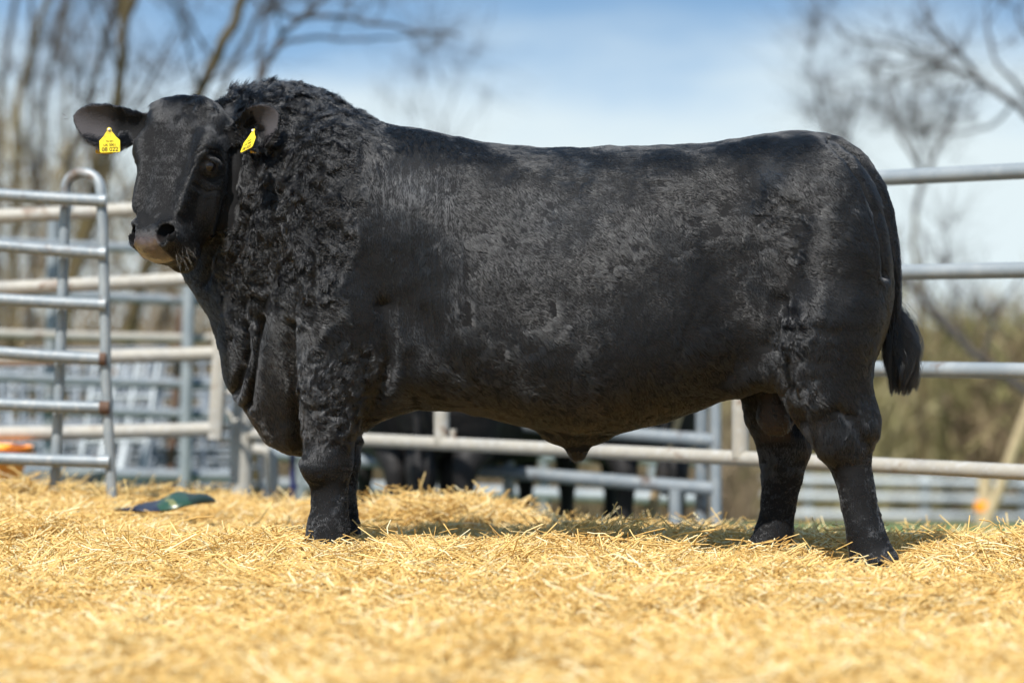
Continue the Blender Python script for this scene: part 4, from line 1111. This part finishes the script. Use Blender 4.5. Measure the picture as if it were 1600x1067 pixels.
# ------------------------------------------------------------------ coat: individual hairs over the hide
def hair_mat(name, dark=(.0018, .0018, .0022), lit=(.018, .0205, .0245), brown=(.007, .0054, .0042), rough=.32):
    m = bpy.data.materials.new(name); m.use_nodes = True; t = m.node_tree
    t.nodes.remove(t.nodes['Principled BSDF'])
    h = t.nodes.new('ShaderNodeBsdfHairPrincipled'); h.model = 'CHIANG'; h.parametrization = 'COLOR'
    h.inputs['Roughness'].default_value = rough; h.inputs['Radial Roughness'].default_value = .45; h.inputs['Coat'].default_value = .22
    h.inputs['Random Roughness'].default_value = .3
    a = t.nodes.new('ShaderNodeAttribute'); a.attribute_name = 'dust_sheen'; a2 = t.nodes.new('ShaderNodeAttribute'); a2.attribute_name = 'warm'
    x = t.nodes.new('ShaderNodeMix'); x.data_type = 'RGBA'; x.inputs['A'].default_value = (*dark, 1); x.inputs['B'].default_value = (*lit, 1)  # black hair mixed to blue grey where dust and painted sheen lie
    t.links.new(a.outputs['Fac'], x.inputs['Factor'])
    y = t.nodes.new('ShaderNodeMix'); y.data_type = 'RGBA'; y.inputs['B'].default_value = (*brown, 1)
    t.links.new(x.outputs['Result'], y.inputs['A']); t.links.new(a2.outputs['Fac'], y.inputs['Factor'])
    t.links.new(y.outputs['Result'], h.inputs['Color'])
    t.links.new(h.outputs[0], t.nodes['Material Output'].inputs[0])
    return m
def strands(name, pts, rad, dust_sheen, warm, m, parent):
    n, k, _ = pts.shape
    cu = bpy.data.hair_curves.new(name); cu.add_curves([k] * n)
    cu.attributes['position'].data.foreach_set('vector', pts.astype(np.float32).ravel())
    ra = cu.attributes.get('radius') or cu.attributes.new('radius', 'FLOAT', 'POINT')
    ra.data.foreach_set('value', rad.astype(np.float32).ravel())
    for nm, v in (('dust_sheen', dust_sheen), ('warm', warm)):
        at = cu.attributes.new(nm, 'FLOAT', 'CURVE'); at.data.foreach_set('value', np.broadcast_to(v, (n,)).astype(np.float32))
    cu.materials.append(m)
    o = bpy.data.objects.new(name, cu); C.objects.link(o); o.parent = parent
    return o
NH = 760000
tri = np.concatenate([BQ[:, [0, 1, 2]], BQ[:, [0, 2, 3]]])
A_ = BV[tri]; fn = np.cross(A_[:, 1] - A_[:, 0], A_[:, 2] - A_[:, 0]); ar = np.linalg.norm(fn, axis=1) / 2
tn = BN[tri].mean(1)
wt = ar * np.where(tn[:, 1] < .25, 1.0, .22)
hm_v = np.maximum(headm, earm)
wt *= 1 + 1.6 * hm_v[tri].mean(1) + .5 * lowleg[tri].mean(1)
wt *= (1 - pad[tri].max(1)) * (1 - .85 * scro[tri].max(1)) * (1 - .55 * eari[tri].max(1))
# keep eyes and nostrils clear
for s_ in (-1, 1):
    wt *= np.linalg.norm(A_.mean(1) - HP(.260, .170 * s_, -.055), axis=1) > .019
    wt *= np.linalg.norm(A_.mean(1) - HP(.536, .070 * s_, -.02), axis=1) > .034
ti = rng.choice(len(tri), NH, p=wt / wt.sum())
r1, r2 = rng.random(NH), rng.random(NH); fl_ = r1 + r2 > 1; r1[fl_] = 1 - r1[fl_]; r2[fl_] = 1 - r2[fl_]
bc = np.stack([1 - r1 - r2, r1, r2], 1)[:, :, None]
def at_h(val): return (val[tri[ti]] * bc[..., 0]).sum(1) if val.ndim == 1 else (val[tri[ti]] * bc).sum(1)
HPOS = at_h(BV); HNRM = at_h(BN); HNRM /= np.linalg.norm(HNRM, axis=1)[:, None]
px, py = proj(HPOS)                       # region masks for the hairs
hd, ea, hl = at_h(headm), at_h(earm), (HPOS - H0) @ HM.T
cn = at_h(curl_neck); lc, tcu, lw = at_h(leg_curl), at_h(thigh_curl), at_h(lowleg)
f1 = fbm(HPOS, 5.5, 70, 3); f2 = fbm(HPOS, 9.0, 71, 3)
patch = .6 * sstep(250, 300, py) * sstep(.12, .42, f2 + .12 * box_(820, 1320, 210, 560, 40) + .15 * box_(640, 760, 560, 660, 30)) * (1 - hd) * (1 - ea)
curl = np.clip(np.maximum.reduce([.9 * cn * sstep(-.55, -.1, f1 + .15), lc * .7 * sstep(-.4, .1, f2 + .15), tcu * .75 * sstep(-.35, .1, f1 + .1), .08 * patch]), 0, 1) * (1 - hd) * (1 - ea)
top = sstep(.55, .9, HNRM[:, 2]) * sstep(330, 250, py) * (1 - hd)
n5_ = vnoise(HPOS, 7, 84)
Lh = .015 + .006 * rng.random(NH)
Lh += .021 * curl * (.7 + .6 * rng.random(NH)) * (1 + .35 * n5_) * np.where(cn > .5, 1.15, .75)
Lh += .006 * patch + .003 * top
Lh *= 1 - .35 * lw
Lh = np.where(hd > .5, .0095 + .005 * rng.random(NH) + .012 * sstep(.13, .02, hl[:, 0]), Lh)
efr = at_h(earf) * ea
Lh = np.where(ea > .5, .009 + .030 * efr * rng.random(NH) ** 2, Lh)
tuft = np.maximum.reduce([box_(205, 248, 145, 185, 10) * sstep(-.07, -.11, hl[:, 1]), box_(355, 385, 110, 175, 10) * .7, box_(405, 455, 100, 132, 8) * sstep(.2, .6, HNRM[:, 2]), box_(192, 206, 200, 245, 6), box_(355, 395, 160, 230, 12) * ea])
tuft *= sstep(.05, .35, fbm(HPOS, 30, 75, 2) + .15)
Lh += .030 * tuft * rng.random(NH)
sheath = box_(880, 925, 700, 724, 5); Lh += .030 * sheath * rng.random(NH)
curl = np.maximum(curl, .38 * hd * (1 - ea) * sstep(.20, .06, hl[:, 0]) * sstep(-.35, .1, f2))
# direction of lie
flow = np.tile(np.array([.80, -.12, -.60]), (NH, 1))
flow[:] += np.stack([-.25 * sstep(560, 700, py), 0 * py, -.45 * sstep(420, 640, py)], 1)
leg_ = np.maximum(sstep(600, 680, py), np.maximum(lc, tcu))[:, None]
flow = flow * (1 - leg_) + np.array([.12, -.05, -1.0]) * leg_
comb = (box_(560, 740, 160, 540, 60) * (1 - cn))[:, None]
flow = flow * (1 - comb) + np.array([.10, 0, -1.0]) * comb
hdw = hd[:, None]
hflow = hu * .9 + hv * np.tanh(hl[:, 1] / .045)[:, None] * (.25 + .8 * sstep(.05, .14, np.abs(hl[:, 1])))[:, None] - hn * .25
flow = flow * (1 - hdw) + hflow * hdw
for (p0, p1, dwn, front) in EARS:
    L_, e_, s_, m_ = ear_axes(p0, p1, dwn, front)
    w_ = (np.abs((HPOS - p0) @ e_ / L_ - .5) < .62) & (np.abs((HPOS - p0) @ m_) < .09) & (np.abs((HPOS - p0) @ s_) < .12) & (ea > .2)
    bb = (HPOS - p0) @ s_
    flow[w_] = e_ * .8 + (s_[None] * (np.sign(bb) * .5)[:, None])[w_] + .12 * s_
n1, g1 = vgrad(HPOS, 16, 80); n2_, g2 = vgrad(HPOS, 34, 81); n3, g3 = vgrad(HPOS, 75, 82)
n4, g4 = vgrad(HPOS * [1, 1, .05], 62, 83); n5, g5 = vgrad(HPOS, 7, 84)
flow = flow + g5 * .26 * (1 - hdw) + (g1 * (1.0 + .6 * n5[:, None]) + g2 * (.85 - .6 * n5[:, None])) * curl[:, None] + g2 * (.09 * (1 - curl) * (1 - hd) + .03 * hd)[:, None] + g3 * (.05 * (1 - .7 * hd) + .25 * patch + .15 * curl)[:, None] + g4 * comb * .22
flow = flow + rng.normal(0, .065, (NH, 3))
def tang(v): 
    v = v - HNRM * (v * HNRM).sum(1)[:, None]
    return v / (np.linalg.norm(v, axis=1)[:, None] + 1e-9)
tdir = tang(flow)
side = np.cross(HNRM, tdir)
lift = .14 + .28 * curl + .15 * top + .22 * patch * (n2_ > 0) + .12 * rng.random(NH)
lift = np.where(hd > .5, .14 + .1 * rng.random(NH), lift); lift += .5 * tuft + .25 * efr
lift = lift + .35 * curl * n2_ + .06 * n3 * (1 - hd)
K = 6
tt = np.linspace(0, 1, K)
root = HPOS - HNRM * .0015 + HNRM * (.007 * curl * np.maximum(n2_, 0) + .0035 * patch * n2_ + .0004 * comb[:, 0] * n4)[:, None]
ph = 3.2 * n1 + 2.0 * n2_ + rng.normal(0, .35, NH)
amp = (.0056 * curl * np.where(cn > .5, 1.2, .8) + .0006)[:, None]
cyc = np.where(cn > .5, 8.0, 7.0)[:, None]
pts = np.zeros((NH, K, 3))
for k, t_ in enumerate(tt):
    bend = t_ - .38 * t_ * t_ * (1 - curl * .3)
    pts[:, k] = root + tdir * (Lh * t_)[:, None] + HNRM * (Lh * lift * bend)[:, None] \
        + side * (np.sin(ph[:, None] + cyc * t_) - np.sin(ph[:, None])) * amp * t_ ** .6 \
        + HNRM * (np.cos(ph[:, None] * 1.3 + cyc * t_) - np.cos(ph[:, None] * 1.3)) * amp * .55 * t_ ** .6
hr = np.where(hd + ea > .5, .00050, .00062) * (1 + .25 * curl)
rad = hr[:, None] * (1 - .75 * tt[None] ** 1.6)
dust_sheen = dust_sheen_at(HPOS, px, py, hd, curl) * (1 - .35 * patch) + .06 * rng.random(NH)
dust_sheen = np.clip(dust_sheen, 0, 1)
warm = np.clip(sstep(560, 670, py) * sstep(-.2, .5, f1 + .2) * .40 * (1 - lw * .6) + .7 * box_(700, 1140, 628, 690, 16) * sstep(-.3, .4, f2) + .35 * box_(380, 470, 560, 710, 20), 0, 1)
strands('coat', pts, rad, dust_sheen, warm, hair_mat('black_coat'), bull)

# tail switch
g = np.random.default_rng(5)
tp_ = np.array([B(1395, 470, -.02), B(1396, 500, -.02), B(1397, 530, -.02), B(1400, 560, -.02)])
P2 = []; K2 = 10; ts = np.linspace(0, 1, K2)
for lk in range(64):
    s0 = g.uniform(.2, 2.95); i0 = int(s0); base = tp_[i0] + (tp_[i0 + 1] - tp_[i0]) * (s0 - i0)
    bul = g.uniform(-.045, .13) * (1 - .1 * s0); dy = g.normal(0, .02)
    endx = bul * g.uniform(.0, .8) - .004; L_ = (base[2] - B(1400, 622, 0)[2]) * g.uniform(.62, 1.0)
    ph_, wa = g.uniform(0, 6.28), g.uniform(.002, .007)
    xx_ = bul * np.sin(np.minimum(ts * 1.25, 1) * 1.57) * (1 - ts ** 2) + (endx + .004) * ts ** 2 + wa * np.sin(ts * 8 + ph_) * ts
    path = base + np.stack([xx_, dy * np.sin(ts * 2.2), -L_ * (ts * .86 + .14 * ts ** 2)], 1)
    m_ = int(g.integers(110, 230))
    off = g.normal(0, .0055, (m_, 1, 3)) * np.where(g.random((m_, 1, 1)) < .2, 2.6, 1.0) * (1 - .72 * ts[None, :, None] ** 1.3) + np.cumsum(g.normal(0, .0006, (m_, K2, 3)), 1)
    cut = g.uniform(.72, 1.0, (m_, 1, 1))
    P2.append(base + (path - base)[None] * (.25 + .75 * cut) + off)
P2 = np.concatenate(P2); NT = len(P2)
strands('tail_switch', P2, .00042 * (1 - .7 * ts ** 2)[None] * np.ones((NT, 1)), .05 * g.random(NT), .25 * g.random(NT) ** 3, hair_mat('tail_hair'), bull)
# whiskers round the muzzle
NW = 90
wu, wvv = g.uniform(.50, .61, NW), g.choice([-1, 1], NW) * g.uniform(.06, .10, NW)
wr = np.array([HP(a, b, c) for a, b, c in zip(wu, wvv, g.uniform(-.15, -.07, NW))])
wd_ = np.array([hu * .8 + hv * np.sign(b) * .8 + hn * .2 for b in wvv]) + g.normal(0, .3, (NW, 3)); wd_ /= np.linalg.norm(wd_, axis=1)[:, None]
P3_ = np.stack([wr + wd_ * (.045 * t_) + np.array([0, 0, -.012]) * t_ ** 2 for t_ in np.linspace(0, 1, 4)], 1)
strands('whiskers', P3_, np.full((NW, 4), .0003) * np.linspace(1, .4, 4)[None], .6, 0, hair_mat('whisker', lit=(.3, .28, .25)), bull)

# eyes
def uvsphere(c, r, ax, n=28, m=18):
    mb = MB(); V = []; F = []
    a = np.array(ax, float); a /= np.linalg.norm(a); b = np.cross(a, [0, 0, 1.]); b /= np.linalg.norm(b); d = np.cross(a, b)
    for i in range(m + 1):
        th = math.pi * i / m
        for j in range(n):
            p = 2 * math.pi * j / n
            V.append(c + r * (a * math.cos(th) + (b * math.cos(p) + d * math.sin(p)) * math.sin(th)))
    for i in range(m):
        for j in range(n): F.append((i * n + j, (i + 1) * n + j, (i + 1) * n + (j + 1) % n, i * n + (j + 1) % n))
    mb.add(V, F); return mb
M_EYE = mat('eye_cornea', (.008, .006, .006), .08, 0, .4)
for s_ in (-1, 1):
    uvsphere(HP(.260, .1500 * s_, -.056), .0265, hv * s_).build('eye', M_EYE, bull)

# ------------------------------------------------------------------ ear tags
M_TAG = mat('yellow_tag', (.74, .57, .02), .38, 0, .5, [(70, 5, .52, .72, (.42, .31, .03)), (25, 4, .58, .75, (.30, .22, .05))])
M_TAGB = mat('yellow_tag_back', (.78, .42, .012), .45, 0, .4)
M_INK = mat('tag_ink', (.03, .02, .01), .7, 0, .2)
M_STUD = mat('tag_stud', (.55, .5, .42), .4, 0, .5)
def slab(poly, c, ax, ay, th):
    """extruded flat outline"""
    az = np.cross(ax, ay); n = len(poly); mb = MB()
    V = [c + ax * x + ay * y + az * z for z in (-th / 2, th / 2) for x, y in poly]
    F = [tuple(range(n))[::-1], tuple(range(n, 2 * n))] + [(i, (i + 1) % n, n + (i + 1) % n, n + i) for i in range(n)]
    mb.add(V, F); return mb
def tag_outline(w, h):
    r = .0085
    arc_ = [(r * math.sin(t), r * math.cos(t)) for t in np.linspace(-2.0, 2.0, 13)]
    right = [(w * .30, -h * .30), (w * .5, -h * .48), (w * .5, -h * .93), (w * .45, -h)]
    left = [(-x, y) for x, y in right][::-1]
    return arc_ + right + left
def text_on(body, size, c, ax, ay, az, parent):
    cu = bpy.data.curves.new('lettering', 'FONT'); cu.body = body; cu.size = size; cu.align_x = 'CENTER'; cu.extrude = .0002; cu.offset = .00022
    cu.materials.append(M_INK)
    tmp = bpy.data.objects.new('lettering', cu)
    me = bpy.data.meshes.new_from_object(tmp); bpy.data.objects.remove(tmp)
    Mx = np.array([ax, ay, az]).T
    n = len(me.vertices); v = np.zeros(n * 3, np.float32); me.vertices.foreach_get('co', v)
    me.vertices.foreach_set('co', (v.reshape(-1, 3) @ Mx.T + np.asarray(c)).astype(np.float32).ravel())
    me.materials.clear()
    link('lettering', me, M_INK, parent, smooth=False)
def ear_tag(label, c, ax, ay, back_c, bax, bay, lines, w=.074, h=.083):
    ax = np.array(ax, float); ax /= np.linalg.norm(ax); ay = np.array(ay, float); ay -= ax * (ax @ ay); ay /= np.linalg.norm(ay); az = np.cross(ax, ay)
    o = thing('ear_tag', label, 'ear tag', c, 'yellow ear tags of the bull')
    slab(tag_outline(w, h), c, ax, ay, .0022).build('plate', M_TAG, o, smooth=False)
    uvsphere(c + az * .002, .0055, az, 16, 10).build('stud', M_STUD, o)
    bax = np.array(bax, float); bax /= np.linalg.norm(bax); bay = np.array(bay, float); bay -= bax * (bax @ bay); bay /= np.linalg.norm(bay)
    slab(tag_outline(w * .9, h * .95), back_c, bax, bay, .0022).build('back_plate', M_TAGB, o, smooth=False)
    for body, size, dy in lines: text_on(body, size, c + ay * dy + az * .0016, ax, ay, az, o)
ear_tag('square on yellow ear tag printed 08 022 in the bull\'s far ear', U(171, 203, 8.775), (1, .12, .04), (.02, .05, 1), U(163, 208, 8.89), (.9, .3, 0), (.02, .2, 1),
        [('08 022', .0215, -.079), ('UK 0001', .0125, -.060), ('TH 071', .009, -.046)])
ear_tag('tilted yellow ear tag with a white stud in the bull\'s near ear', U(396, 205, 8.50), (.62, -.72, .22), (.42, .25, .88), U(402, 206, 8.68), (.75, .6, 0), (.0, .1, 1),
        [('08 022', .0195, -.079), ('UK 0001', .0125, -.060), ('TH 071', .009, -.046)])
